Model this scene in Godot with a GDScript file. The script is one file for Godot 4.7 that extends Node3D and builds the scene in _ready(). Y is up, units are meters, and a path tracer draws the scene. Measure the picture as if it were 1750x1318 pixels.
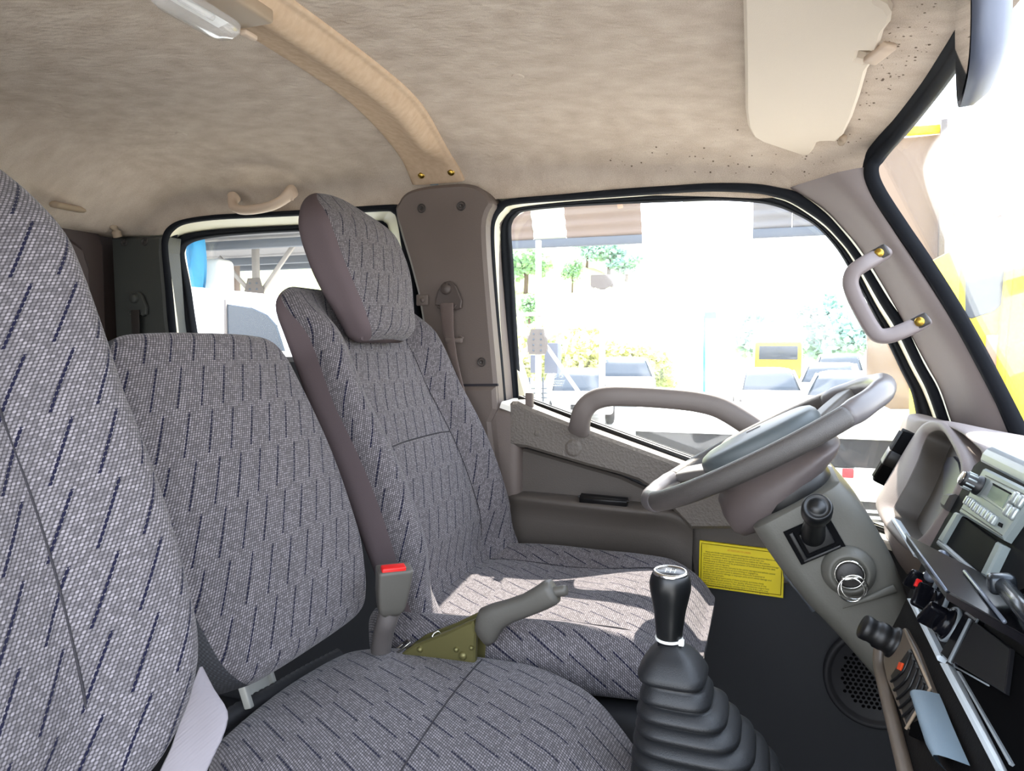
extends Node3D
# Interior of a right-hand-drive truck cab, seen from the open passenger door.
# x = forward of the truck, y = up, -z = towards the driver's door. Origin = the eye.

const FOC := 1265.0
const MID := -0.87          # the cab's centre line (z)
const WALL := 1.62          # inner face of the driver's side (-z)
var cam_basis: Basis
var used := {}
var M := {}

func _ready() -> void:
	# --- camera -------------------------------------------------------------
	var yaw := deg_to_rad(19.0)
	var pitch := deg_to_rad(3.12)
	cam_basis = Basis.from_euler(Vector3(-pitch, yaw, 0))
	var cam := Camera3D.new()
	cam.name = "camera"
	cam.fov = rad_to_deg(2.0 * atan(659.0 / FOC))
	cam.near = 0.02
	cam.far = 900.0
	cam.basis = cam_basis
	add_child(cam)
	cam.current = true
	# --- sky, sun, exposure ----------------------------------------------------
	var env := Environment.new()
	env.background_mode = Environment.BG_SKY
	var sky := Sky.new()
	var sm := ProceduralSkyMaterial.new()
	sm.sky_top_color = Color(0.80, 0.86, 0.94)
	sm.sky_horizon_color = Color(0.96, 0.965, 0.97)
	sm.sky_curve = 0.25
	sm.sky_energy_multiplier = SKY_E
	sm.ground_bottom_color = Color(0.55, 0.53, 0.5)
	sm.ground_horizon_color = Color(0.8, 0.8, 0.78)
	sm.ground_energy_multiplier = 1.0
	sky.sky_material = sm
	env.sky = sky
	env.tonemap_mode = Environment.TONE_MAPPER_LINEAR
	env.tonemap_exposure = EXPOSURE
	env.sdfgi_enabled = true
	env.ssao_enabled = true
	env.ssil_enabled = true
	var we := WorldEnvironment.new()
	we.name = "world_environment"
	we.environment = env
	add_child(we)
	var sun := DirectionalLight3D.new()
	sun.name = "sun"
	sun.light_energy = SUN_E
	sun.light_color = Color(1.0, 0.965, 0.91)
	sun.light_angular_distance = 0.6
	sun.shadow_enabled = true
	sun.sky_mode = DirectionalLight3D.SKY_MODE_LIGHT_ONLY
	add_child(sun)
	sun.look_at_from_position(Vector3.ZERO, -SUN_DIR, Vector3.UP)
	# --- the place ----------------------------------------------------------------
	make_materials()
	more_materials()
	build_shell()
	build_right_side()
	build_door()
	build_rear_door()
	build_seats()
	build_wheel()
	build_dash()
	build_controls()
	build_roof_things()
	build_belts()
	build_outside()

const SKY_E := 2.0
const SUN_E := 4.6
const EXPOSURE := 1.6
const SUN_DIR := Vector3(-0.11, 1.1, -1.0)

# ============================ looking through the lens =============================
func ray(px: float, py: float) -> Vector3:
	return -cam_basis.z + cam_basis.x * ((px - 875.0) / FOC) + cam_basis.y * ((659.0 - py) / FOC)

func at(px: float, py: float, zd: float) -> Vector3:      # the point on the upright plane z = -zd
	var d := ray(px, py)
	return d * (-zd / d.z)

func at_y(px: float, py: float, y: float) -> Vector3:
	var d := ray(px, py)
	return d * (y / d.y)

func at_x(px: float, py: float, x: float) -> Vector3:
	var d := ray(px, py)
	return d * (x / d.x)

func row(zd: float, list: Array) -> PackedVector3Array:    # pairs [px, py] on one plane
	var r := PackedVector3Array()
	for p in list:
		r.append(at(p[0], p[1], zd))
	return r

# ============================ naming and grouping ===================================
func numbered(called: String) -> String:
	if not used.has(called):
		used[called] = 0
		return called
	used[called] += 1
	return "%s_%03d" % [called, used[called]]

func tag(o: Node3D, label: String, category: String, group := "", kind := "") -> Node3D:
	o.set_meta("label", label)
	o.set_meta("category", category)
	if group:
		o.set_meta("group", group)
	if kind:
		o.set_meta("kind", kind)
	return o

func thing(called: String, label: String, category: String, where := Vector3.ZERO, group := "", kind := "") -> Node3D:
	var o := Node3D.new()
	o.name = numbered(called)
	o.position = where
	add_child(o)
	return tag(o, label, category, group, kind)

func part(called: String, g: Geo, m: Material, parent: Node3D, label := "") -> MeshInstance3D:
	var mi := MeshInstance3D.new()
	mi.name = called
	mi.mesh = g.done()
	mi.material_override = m
	mi.cast_shadow = GeometryInstance3D.SHADOW_CASTING_SETTING_ON
	if label:
		mi.set_meta("label", label)
	parent.add_child(mi, true)
	var up: Node = parent          # shapes are written in world places: undo the parents' places
	var off := Vector3.ZERO
	while up is Node3D and up != self:
		off += (up as Node3D).position
		up = up.get_parent()
	mi.position = -off
	return mi

func local_part(called: String, g: Geo, m: Material, parent: Node3D, where: Transform3D) -> MeshInstance3D:
	var mi := MeshInstance3D.new()
	mi.name = called
	mi.mesh = g.done()
	mi.material_override = m
	parent.add_child(mi, true)
	mi.transform = where
	return mi

func one(called: String, g: Geo, m: Material, label: String, category: String, group := "", kind := "") -> MeshInstance3D:
	var mi := part(numbered(called), g, m, self)
	tag(mi, label, category, group, kind)
	return mi

# ============================ shapes ==================================================
class Geo:
	var st := SurfaceTool.new()
	func _init() -> void:
		st.begin(Mesh.PRIMITIVE_TRIANGLES)
		st.set_smooth_group(1)
	func sg(k: int) -> Geo:
		st.set_smooth_group(k)
		return self
	func v(p: Vector3, uv := Vector2.ZERO) -> void:
		st.set_uv(uv)
		st.add_vertex(p)
	func tri(a: Vector3, b: Vector3, c: Vector3) -> void:
		v(a); v(b); v(c)
	func quad(a: Vector3, b: Vector3, c: Vector3, d: Vector3) -> void:
		v(a, Vector2(0, 0)); v(b, Vector2(1, 0)); v(c, Vector2(1, 1))
		v(a, Vector2(0, 0)); v(c, Vector2(1, 1)); v(d, Vector2(0, 1))
	func grid(rows: Array, closed := false, uvs: Array = []) -> Geo:
		for i in rows.size() - 1:
			var a: PackedVector3Array = rows[i]
			var b: PackedVector3Array = rows[i + 1]
			var n := a.size()
			for j in (n if closed else n - 1):
				var k := (j + 1) % n
				if uvs.is_empty():
					tri(a[j], b[j], b[k])
					tri(a[j], b[k], a[k])
				else:
					var ua: PackedVector2Array = uvs[i]
					var ub: PackedVector2Array = uvs[i + 1]
					v(a[j], ua[j]); v(b[j], ub[j]); v(b[k], ub[k])
					v(a[j], ua[j]); v(b[k], ub[k]); v(a[k], ua[k])
		return self
	func cap(ring: PackedVector3Array, flip := false) -> void:
		var c := Vector3.ZERO
		for p in ring:
			c += p
		c /= ring.size()
		for j in ring.size():
			var k := (j + 1) % ring.size()
			if flip:
				tri(c, ring[k], ring[j])
			else:
				tri(c, ring[j], ring[k])
	func loft(rows: Array, caps := true) -> Geo:
		grid(rows, true)
		if caps:
			cap(rows[0])
			cap(rows[rows.size() - 1], true)
		return self
	# a box with rounded edges; size = full size
	func rbox(xf: Transform3D, size: Vector3, r := 0.004, fine := false) -> Geo:
		var h := size * 0.5
		r = minf(r, minf(h.x, minf(h.y, h.z)) * 0.98)
		for axis in 3:
			for s in [-1.0, 1.0]:
				var ua := (axis + 1) % 3
				var va := (axis + 2) % 3
				var rows := []
				for i in _stops(h[ua], r, fine):
					var line := PackedVector3Array()
					for j in _stops(h[va], r, fine):
						var p := Vector3.ZERO
						p[axis] = s * h[axis]
						p[ua] = i
						p[va] = j * s
						var inner := p.clamp(-(h - Vector3.ONE * r), h - Vector3.ONE * r)
						var d := p - inner
						line.append(xf * (inner + d.normalized() * r))
					rows.append(line)
				grid(rows)
		return self
	func _stops(h: float, r: float, fine: bool) -> Array:
		if fine:
			return [-h, -h + r * 0.24, -h + r * 0.55, -h + r, h - r, h - r * 0.55, h - r * 0.24, h]
		return [-h, -h + r * 0.42, -h + r, h - r, h - r * 0.42, h]
	# profile (side, up) swept along a path; "up" = the direction of the profile's second axis
	func sweep(path: PackedVector3Array, profile: PackedVector2Array, up: Vector3, closed := false, caps := true, scales: Array = []) -> Geo:
		var rows := []
		var n := path.size()
		for i in n:
			var t: Vector3
			if closed:
				t = (path[(i + 1) % n] - path[(i + n - 1) % n]).normalized()
			else:
				t = (path[mini(i + 1, n - 1)] - path[maxi(i - 1, 0)]).normalized()
			var side := t.cross(up).normalized()
			var u := side.cross(t).normalized()
			var line := PackedVector3Array()
			var k: float = scales[i] if scales.size() else 1.0
			for q in profile:
				line.append(path[i] + side * q.x * k + u * q.y * k)
			rows.append(line)
		if closed:
			rows.append(rows[0])
		grid(rows, true)
		if caps and not closed:
			cap(rows[0])
			cap(rows[rows.size() - 1], true)
		return self
	func tube(path: PackedVector3Array, r: float, seg := 10, up := Vector3(0.13, 0.9, 0.31), closed := false, scales: Array = []) -> Geo:
		return sweep(path, Geo.oval(r, r, seg), up, closed, true, scales)
	static func oval(a: float, b: float, seg := 12, pw := 2.0) -> PackedVector2Array:
		var o := PackedVector2Array()
		for i in seg:
			var t := TAU * i / seg
			var c := cos(t)
			var s := sin(t)
			o.append(Vector2(a * signf(c) * pow(absf(c), 2.0 / pw), b * signf(s) * pow(absf(s), 2.0 / pw)))
		return o
	static func rrect(a: float, b: float, r: float, n := 4) -> PackedVector2Array:
		var o := PackedVector2Array()
		for q in 4:
			var cx: float = (a - r) * (1.0 if q == 0 or q == 3 else -1.0)
			var cy: float = (b - r) * (1.0 if q < 2 else -1.0)
			for i in n + 1:
				var t := PI * 0.5 * (q + float(i) / n)
				o.append(Vector2(cx + r * cos(t), cy + r * sin(t)))
		return o
	# profile points (radius, height) turned about the y axis of xf
	func lathe(xf: Transform3D, prof: Array, seg := 24) -> Geo:
		var rows := []
		for p in prof:
			var line := PackedVector3Array()
			for i in seg:
				var t := TAU * i / seg
				line.append(xf * Vector3(p[0] * cos(t), p[1], p[0] * sin(t)))
			rows.append(line)
		return grid(rows, true)
	# outline in the xy plane of xf, made solid from z = 0 to z = depth, edges bevelled
	func prism(outline: PackedVector2Array, xf: Transform3D, depth: float, bevel := 0.0, both := false) -> Geo:
		if Geometry2D.is_polygon_clockwise(outline):
			outline.reverse()
		var n := outline.size()
		var inner := PackedVector2Array()
		for i in n:
			var a := outline[(i + n - 1) % n]
			var b := outline[i]
			var c := outline[(i + 1) % n]
			var n1 := (b - a).normalized().orthogonal()
			var n2 := (c - b).normalized().orthogonal()
			var m := (n1 + n2)
			m = m.normalized() / maxf(0.5, sqrt(maxf(0.0, (1.0 + n1.dot(n2)) * 0.5))) if m.length() > 0.01 else n1
			inner.append(b - m * bevel)
		var layers := []
		if both and bevel > 0.0:
			layers.append([inner, 0.0])
			layers.append([outline, bevel])
		else:
			layers.append([outline, 0.0])
		if bevel > 0.0:
			layers.append([outline, depth - bevel])
		layers.append([inner if bevel > 0.0 else outline, depth])
		sg(-1)
		for k in layers.size() - 1:
			for i in n:
				var j := (i + 1) % n
				var lo: PackedVector2Array = layers[k][0]
				var hi: PackedVector2Array = layers[k + 1][0]
				var z0: float = layers[k][1]
				var z1: float = layers[k + 1][1]
				quad(xf * Vector3(lo[i].x, lo[i].y, z0), xf * Vector3(hi[i].x, hi[i].y, z1), xf * Vector3(hi[j].x, hi[j].y, z1), xf * Vector3(lo[j].x, lo[j].y, z0))
		for e in 2:
			var poly: PackedVector2Array = layers[0 if e == 0 else layers.size() - 1][0]
			var z: float = layers[0 if e == 0 else layers.size() - 1][1]
			var idx := Geometry2D.triangulate_polygon(poly)
			for i in range(0, idx.size(), 3):
				var a := xf * Vector3(poly[idx[i]].x, poly[idx[i]].y, z)
				var b := xf * Vector3(poly[idx[i + 1]].x, poly[idx[i + 1]].y, z)
				var c := xf * Vector3(poly[idx[i + 2]].x, poly[idx[i + 2]].y, z)
				if e == 0:
					tri(a, b, c)
				else:
					tri(a, c, b)
		sg(1)
		return self
	func done() -> ArrayMesh:
		st.generate_normals()
		st.index()
		return st.commit()

func spline(p: PackedVector3Array, n := 6, closed := false) -> PackedVector3Array:
	var o := PackedVector3Array()
	var c := p.size()
	for i in (c if closed else c - 1):
		var p0 := p[(i + c - 1) % c] if closed else p[maxi(i - 1, 0)]
		var p1 := p[i]
		var p2 := p[(i + 1) % c]
		var p3 := p[(i + 2) % c] if closed else p[mini(i + 2, c - 1)]
		for k in n:
			o.append(p1.cubic_interpolate(p2, p0, p3, float(k) / n))
	if not closed:
		o.append(p[c - 1])
	return o

func flat2(p: PackedVector3Array) -> PackedVector2Array:      # world x, y of points on an upright plane
	var o := PackedVector2Array()
	for q in p:
		o.append(Vector2(q.x, q.y))
	return o

func spow(a: float, e: float) -> float:
	return signf(a) * pow(absf(a), e)

func frame(origin: Vector3, y_axis: Vector3, hint := Vector3(0, 0, 1)) -> Transform3D:   # y along y_axis
	var y := y_axis.normalized()
	var x := y.cross(hint).normalized()
	return Transform3D(Basis(x, y, x.cross(y)), origin)

func facing(origin: Vector3, z_axis: Vector3, up := Vector3.UP) -> Transform3D:            # z along z_axis
	var z := z_axis.normalized()
	var x := up.cross(z).normalized()
	return Transform3D(Basis(x, z.cross(x), z), origin)

func move(v: Vector3) -> Transform3D:
	return Transform3D(Basis(), v)

func pts(a: Array) -> PackedVector2Array:
	var o := PackedVector2Array()
	for p in a:
		o.append(Vector2(p[0], p[1]))
	return o

# ============================ materials ==============================================
func mat(c: Color, rough := 0.7, metal := 0.0, spec := 0.5) -> StandardMaterial3D:
	var m := StandardMaterial3D.new()
	m.albedo_color = c
	m.roughness = rough
	m.metallic = metal
	m.metallic_specular = spec
	m.cull_mode = BaseMaterial3D.CULL_DISABLED
	return m

func noise(freq: float, seed_: int, octaves := 4, kind := FastNoiseLite.TYPE_SIMPLEX_SMOOTH) -> FastNoiseLite:
	var f := FastNoiseLite.new()
	f.noise_type = kind
	f.frequency = freq
	f.seed = seed_
	f.fractal_octaves = octaves
	return f

func noise_tex(f: FastNoiseLite, a: Color, b: Color, size := 512, mid := 0.5) -> NoiseTexture2D:
	var t := NoiseTexture2D.new()
	t.width = size
	t.height = size
	t.seamless = true
	t.noise = f
	var g := Gradient.new()
	g.set_color(0, a)
	g.set_color(1, b)
	g.add_point(mid, a.lerp(b, 0.5))
	t.color_ramp = g
	return t

func grained(m: StandardMaterial3D, tex: Texture2D, depth_cm: float, per_metre: float) -> StandardMaterial3D:
	m.heightmap_enabled = true
	m.heightmap_texture = tex
	m.heightmap_scale = depth_cm
	m.uv1_triplanar = true
	m.uv1_world_triplanar = true
	m.uv1_scale = Vector3.ONE * per_metre
	return m

func weave_image() -> ImageTexture:      # grey woven seat cloth, 0.184 x 0.248 m: pale slubs, broken navy lines in staggered rows
	var w := 736
	var h := 992
	var data := PackedByteArray()
	data.resize(w * h * 3)
	var rng := RandomNumberGenerator.new()
	rng.seed = 7
	var cells := PackedFloat32Array()
	for i in 64 * 128:
		cells.append(rng.randf())
	var i3 := 0
	for y in h:
		var fy := y * 82.0 / 992.0
		var r := int(fy)
		var dash_row := y / 248
		var in_row := y % 248
		for x in w:
			var fx := x * 38.0 / 736.0 + (0.5 if r % 2 == 1 else 0.0)
			var c := int(fx) % 38
			var f := cells[(r * 38 + c) % 8192]
			var dy := (fy - r) * 2.0 - 1.0
			var dx := (fx - int(fx)) * 2.0 - 1.0 + 0.38 * dy
			var slub := clampf(1.3 - dx * dx * 1.25 - dy * dy * 1.0, 0.0, 1.0) * (0.45 + 0.55 * f)
			var k := 0.25 + 0.30 * slub + 0.05 * sin(x * 1.57) * sin(y * 1.57)
			var red := k * 0.99
			var green := k * 0.952
			var blue := k * 0.985
			var xx := (x + 1840 + 184 * in_row / 248 + (0 if dash_row % 2 == 0 else 92)) % 184
			if in_row > 14 and in_row < 234:
				var bead := absf(float(in_row % 20) - 10.0)
				var half := 7.5 if bead < 7.5 else 2.4
				if absf(float(xx) - 92.0) < half:
					red = 0.10; green = 0.10; blue = 0.17
			data[i3] = int(clampf(red, 0, 1) * 255.0)
			data[i3 + 1] = int(clampf(green, 0, 1) * 255.0)
			data[i3 + 2] = int(clampf(blue, 0, 1) * 255.0)
			i3 += 3
	return ImageTexture.create_from_image(Image.create_from_data(w, h, false, Image.FORMAT_RGB8, data))

func make_materials() -> void:
	var grain := noise_tex(noise(0.035, 3, 3, FastNoiseLite.TYPE_CELLULAR), Color.BLACK, Color.WHITE, 512)
	var fine := noise_tex(noise(0.12, 5, 3), Color.BLACK, Color.WHITE, 256)
	var felt := noise_tex(noise(0.007, 11, 6), Color(0.79, 0.73, 0.67), Color(0.91, 0.86, 0.80), 1024, 0.5)
	# --- headliner felt: broad stains, fine pile
	var m := mat(Color(1, 1, 1), 1.0, 0.0, 0.1)
	m.albedo_texture = felt
	m.uv1_triplanar = true
	m.uv1_world_triplanar = true
	m.uv1_scale = Vector3(1.7, 1.7, 2.6)
	m.heightmap_enabled = true
	m.heightmap_texture = fine
	m.heightmap_scale = 0.2
	m.detail_enabled = true
	m.detail_blend_mode = BaseMaterial3D.BLEND_MODE_MUL
	m.detail_albedo = noise_tex(noise(0.22, 21, 3), Color(0.76, 0.745, 0.73), Color(1.0, 1.0, 1.0), 512)
	m.detail_uv_layer = BaseMaterial3D.DETAIL_UV_2
	m.uv2_triplanar = true
	m.uv2_world_triplanar = true
	m.uv2_scale = Vector3(4.0, 4.0, 7.0)
	M.felt = m
	M.beam = mat(Color(0.82, 0.73, 0.63), 0.95, 0.0, 0.15)
	M.beam.albedo_texture = noise_tex(noise(0.03, 31, 5), Color(0.90, 0.87, 0.84), Color(1, 1, 1), 512)
	grained(M.beam, fine, 0.05, 3.0)
	# --- seats
	M.weave_tex = weave_image()
	M.weave = mat(Color(1, 1, 1), 0.95, 0.0, 0.2)
	M.weave.albedo_texture = M.weave_tex
	M.weave.heightmap_enabled = true
	M.weave.heightmap_texture = M.weave_tex
	M.weave.heightmap_scale = 0.05
	M.weave.rim_enabled = true
	M.weave.rim = 0.2
	M.plain = mat(Color(0.365, 0.325, 0.335), 0.95, 0.0, 0.2)
	grained(M.plain, fine, 0.02, 20.0)
	M.mesh = mat(Color(0.23, 0.235, 0.26), 0.8)
	M.mesh.albedo_texture = mesh_image()
	M.mesh.uv1_triplanar = true
	M.mesh.uv1_scale = Vector3.ONE * 90.0
	M.seam = mat(Color(0.16, 0.15, 0.17), 0.9)
	M.base = mat(Color(0.10, 0.10, 0.115), 0.7)
	# --- plastics
	M.trim = grained(mat(Color(0.385, 0.345, 0.325), 0.62), grain, 0.02, 14.0)         # brown-grey pillar plastic
	M.trim_grey = grained(mat(Color(0.29, 0.285, 0.275), 0.6), grain, 0.02, 14.0)
	M.card = grained(mat(Color(0.315, 0.29, 0.27), 0.55), grain, 0.02, 14.0)
	M.card_hide = grained(mat(Color(0.40, 0.375, 0.35), 0.5), grain, 0.10, 9.0)
	M.low = grained(mat(Color(0.185, 0.19, 0.205), 0.75), fine, 0.02, 14.0)
	M.dash = grained(mat(Color(0.47, 0.43, 0.42), 0.6), grain, 0.02, 16.0)
	M.dash_dark = grained(mat(Color(0.20, 0.19, 0.185), 0.5), grain, 0.015, 16.0)
	M.column = grained(mat(Color(0.36, 0.355, 0.33), 0.5), grain, 0.015, 16.0)
	M.shroud = grained(mat(Color(0.36, 0.325, 0.32), 0.55), grain, 0.015, 16.0)
	M.black = mat(Color(0.055, 0.055, 0.06), 0.45)
	M.gloss = mat(Color(0.05, 0.052, 0.07), 0.2, 0.0, 0.32)
	M.dull_black = mat(Color(0.045, 0.047, 0.055), 0.6, 0.0, 0.15)  # dull black plastic, also the painted shade of the radio pocket
	M.rubber = mat(Color(0.10, 0.11, 0.13), 0.75, 0.0, 0.25)
	M.boot = grained(mat(Color(0.10, 0.105, 0.115), 0.5), fine, 0.03, 22.0)
	M.rim_grip = grained(mat(Color(0.29, 0.275, 0.265), 0.45), grain, 0.06, 45.0)
	M.rim_smooth = mat(Color(0.40, 0.385, 0.39), 0.32)
	M.hub = mat(Color(0.33, 0.36, 0.37), 0.42)
	M.silver = mat(Color(0.84, 0.88, 0.91), 0.42, 0.15)  # blue-white tint carries the sky's reflection in the strips
	M.chrome = mat(Color(0.82, 0.82, 0.80), 0.18, 1.0)
	M.brass = mat(Color(0.72, 0.60, 0.28), 0.3, 1.0)
	M.olive = mat(Color(0.42, 0.40, 0.25), 0.42, 0.55)
	M.cream = mat(Color(0.845, 0.83, 0.74), 0.42)
	M.beige = grained(mat(Color(0.78, 0.70, 0.62), 0.6), fine, 0.01, 18.0)
	M.visor = grained(mat(Color(0.81, 0.76, 0.69), 0.7), fine, 0.02, 18.0)
	M.radio = mat(Color(0.52, 0.56, 0.56), 0.4, 0.3)
	M.radio_key = mat(Color(0.60, 0.63, 0.63), 0.3, 0.4)
	M.lcd = mat(Color(0.46, 0.52, 0.45), 0.25)
	M.red = mat(Color(0.85, 0.10, 0.09), 0.4)
	M.orange = mat(Color(0.85, 0.28, 0.08), 0.6)
	M.yellow_label = mat(Color(0.93, 0.84, 0.06), 0.5)
	M.ink = mat(Color(0.12, 0.11, 0.04), 0.7)
	M.ink_red = mat(Color(0.84, 0.50, 0.08), 0.7)
	M.belt = grained(mat(Color(0.56, 0.54, 0.565), 0.8), ribs_image(), 0.03, 60.0)
	M.belt_brown = grained(mat(Color(0.40, 0.35, 0.335), 0.8), ribs_image(), 0.03, 60.0)
	M.pale_blue = grained(mat(Color(0.47, 0.54, 0.59), 0.5), fine, 0.015, 20.0)
	M.tan = grained(mat(Color(0.42, 0.375, 0.33), 0.45), fine, 0.01, 20.0)
	# --- glass: dusty panes
	M.pane = mat(Color(0.93, 0.95, 0.97, DUST), 0.05)
	M.pane.transparency = BaseMaterial3D.TRANSPARENCY_ALPHA
	M.screen = mat(Color(0.95, 0.95, 0.95, DUST_FRONT), 0.05)
	M.screen.transparency = BaseMaterial3D.TRANSPARENCY_ALPHA
	M.lens = mat(Color(0.95, 0.95, 0.95, 0.25), 0.08)
	M.lens.transparency = BaseMaterial3D.TRANSPARENCY_ALPHA
	M.mirror = mat(Color(0.9, 0.9, 0.9), 0.03, 1.0)

const DUST := 0.025
const DUST_FRONT := 0.05

func mesh_image() -> ImageTexture:
	var im := Image.create(64, 64, false, Image.FORMAT_RGB8)
	for y in 64:
		for x in 64:
			var k := 0.55 if (x / 16 + y / 16) % 2 == 0 else 1.0
			im.set_pixel(x, y, Color(k, k, k))
	return ImageTexture.create_from_image(im)

func ribs_image() -> ImageTexture:
	if M.has("ribs"):
		return M.ribs
	var im := Image.create(64, 64, false, Image.FORMAT_RGB8)
	for y in 64:
		for x in 64:
			var k := 0.5 + 0.5 * sin(TAU * (x + y) / 16.0)
			im.set_pixel(x, y, Color(k, k, k))
	M.ribs = ImageTexture.create_from_image(im)
	return M.ribs

# ============================ the cab's shell ========================================
func header_x(z: float) -> float:
	return 0.275 - 0.165 * (z - MID) * (z - MID)

func roof_y(x: float, z: float) -> float:
	var q := clampf(absf(z - MID) / 0.745, 0.0, 1.0)
	var y := 0.335 + 0.141 * pow(1.0 - pow(q, 2.6), 1.0 / 2.6)
	var front := clampf((x + 0.55) / 0.79, 0.0, 1.2)
	y -= 0.070 * pow(front, 1.7)
	var rear := maxf(0.0, -1.42 - x)
	y -= 2.0 * rear * rear
	return maxf(y, 0.30)

func on_roof(px: float, py: float, drop := 0.0) -> Vector3:      # where a sight line meets the roof lining
	var d := ray(px, py)
	var t := 0.4
	while t < 2.6:
		var p := d * t
		if p.y > roof_y(p.x, p.z) - drop or p.z < -WALL:
			break
		t += 0.002
	return d * t

func build_shell() -> void:
	# roof lining, a closed skin with thickness
	var rows := []
	var over := []
	var n := 72
	for i in 57:
		var fx := float(i) / 56.0
		var line := PackedVector3Array()
		var top := PackedVector3Array()
		for j in n + 1:
			var t := (float(j) / n) * 2.0 - 1.0
			var s := spow(sin(t * PI * 0.5), 0.8)
			var z := MID + 0.745 * s
			var x := lerpf(-1.74, header_x(z), fx)
			var y := roof_y(x, z)
			line.append(Vector3(x, y, z))
			top.append(Vector3(x + (0.02 if i == 56 else 0.0), y + 0.05, z + 0.05 * s))
		rows.append(line)
		over.append(top)
	var g := Geo.new()
	g.grid(rows)
	g.sg(2).grid(over)
	g.sg(-1)
	for k in [0, 56]:
		g.grid([rows[k], over[k]])
	for k in [0, n]:
		var a := PackedVector3Array()
		var b := PackedVector3Array()
		for i in 57:
			a.append(rows[i][k]); b.append(over[i][k])
		g.grid([a, b])
	var roof := one("ceiling", g, M.felt, "stained beige felt roof lining over the whole cab", "ceiling", "", "structure")
	# push-in lining buttons
	for b in [[885.0, 130.0, 0.0115], [310.0, 229.0, 0.0125]]:
		var p := on_roof(b[0], b[1])
		var nn := Vector3(roof_y(p.x + 0.01, p.z) - roof_y(p.x - 0.01, p.z), -0.02, roof_y(p.x, p.z + 0.01) - roof_y(p.x, p.z - 0.01)).normalized()
		g = Geo.new()
		g.lathe(frame(p - nn * 0.001, nn), [[b[2], 0.0], [b[2], 0.0016], [b[2] * 0.86, 0.003], [b[2] * 0.5, 0.0026], [0.0001, 0.0024]], 20)
		part("button", g, M.felt, roof)
	build_stains(roof)

	# floor, front bulkhead, rear wall, near side with the open passenger doorway
	g = Geo.new()
	g.sg(-1).rbox(move(Vector3(-0.62, -0.99, MID)), Vector3(2.4, 0.08, 1.70), 0.01)
	one("floor", g, M.low, "dark rubber floor mat of the cab", "floor", "", "structure")
	g = Geo.new()
	g.rbox(move(Vector3(0.62, -0.55, MID)), Vector3(0.06, 0.84, 1.62), 0.01)
	one("wall_front", g, M.low, "dark front bulkhead under the windshield", "wall", "", "structure")
	g = Geo.new()
	g.rbox(move(Vector3(-1.78, -0.29, MID)), Vector3(0.06, 1.4, 1.66), 0.01)
	var rear := one("wall_rear", g, M.trim_dark, "rear wall of the cab behind the seats", "wall", "", "structure")
	# brown rear panel with a rounded, stepped frame, seen left of the rear pillar
	var o := PackedVector2Array()
	for p in [[-1.57, -0.85], [-1.57, 0.27], [-1.55, 0.325], [-1.48, 0.355], [-0.31, 0.335], [-0.24, 0.30], [-0.22, 0.24], [-0.22, -0.85]]:
		o.append(Vector2(p[0], p[1]))
	var turn := Transform3D(Basis(Vector3(0, 0, 1), Vector3(0, 1, 0), Vector3(1, 0, 0)), Vector3(-1.75, 0, 0))
	g = Geo.new()
	g.prism(o, turn, 0.035, 0.012)
	part("wall_panel", g, M.trim_dark, rear)
	var inset := PackedVector2Array()
	for p in [[-1.505, -0.85], [-1.505, 0.20], [-1.485, 0.255], [-1.42, 0.29], [-0.35, 0.285], [-0.295, 0.25], [-0.275, 0.19], [-0.275, -0.85]]:
		inset.append(Vector2(p[0], p[1]))
	g = Geo.new()
	g.prism(inset, Transform3D(turn.basis, Vector3(-1.716, 0, 0)), 0.022, 0.012)
	part("raised_field", g, M.trim_dark, rear)
	# near side: posts and rails round the doorway the photograph is taken through
	g = Geo.new()
	for b in [[-1.30, -0.55, 1.06, 0.95], [-1.30, 0.37, 1.06, 0.14], [-1.70, 0.1, 0.26, 0.5], [-0.83, 0.1, 0.12, 0.5], [-0.22, 0.415, 1.2, 0.07], [0.50, -0.55, 0.26, 0.80], [-0.1, -0.98, 1.5, 0.1]]:
		g.rbox(move(Vector3(b[0], b[1], -0.045)), Vector3(b[2], b[3], 0.05), 0.01)
	one("wall_left", g, M.cream, "painted posts and rails round the open passenger doorway", "wall", "", "structure")

func build_stains(roof: Node3D) -> void:         # small dark specks of dirt in the felt above the driver's door
	var rng := RandomNumberGenerator.new()
	rng.seed = 5
	var g := Geo.new()
	for i in 420:
		var px := rng.randf_range(1040, 1480)
		var py := 308.0 - absf(rng.randfn(0.0, 32.0)) - 8.0
		if i > 250:
			px = rng.randf_range(1430, 1610)
			py = lerpf(250, 70, (px - 1430) / 180.0) + rng.randf_range(-90, 10) - 15
		if py < 0 or py > 300:
			continue
		var p := on_roof(px, py, 0.0)
		if p.z < -1.60 or p.x > header_x(p.z) - 0.01:
			continue
		var r := 0.0009 + 0.0016 * pow(rng.randf(), 3.0)
		var nn := Vector3(roof_y(p.x + 0.01, p.z) - roof_y(p.x - 0.01, p.z), -0.02, roof_y(p.x, p.z + 0.01) - roof_y(p.x, p.z - 0.01)).normalized()
		g.lathe(frame(p, nn), [[r, 0.0], [r * 0.8, r * 0.4], [0.0001, r * 0.5]], 6)
	var m := part("dirt_speck", g, M.speck, roof)
	m.set_meta("kind", "stuff")

# ring-shaped mouldings given as pairs of outlines in the photograph's frame, on the driver's side
func ring_mid(a: PackedVector3Array, b: PackedVector3Array) -> PackedVector3Array:
	var o := PackedVector3Array()
	for i in a.size():
		o.append((a[i] + b[i]) * 0.5)
	return o

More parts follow.
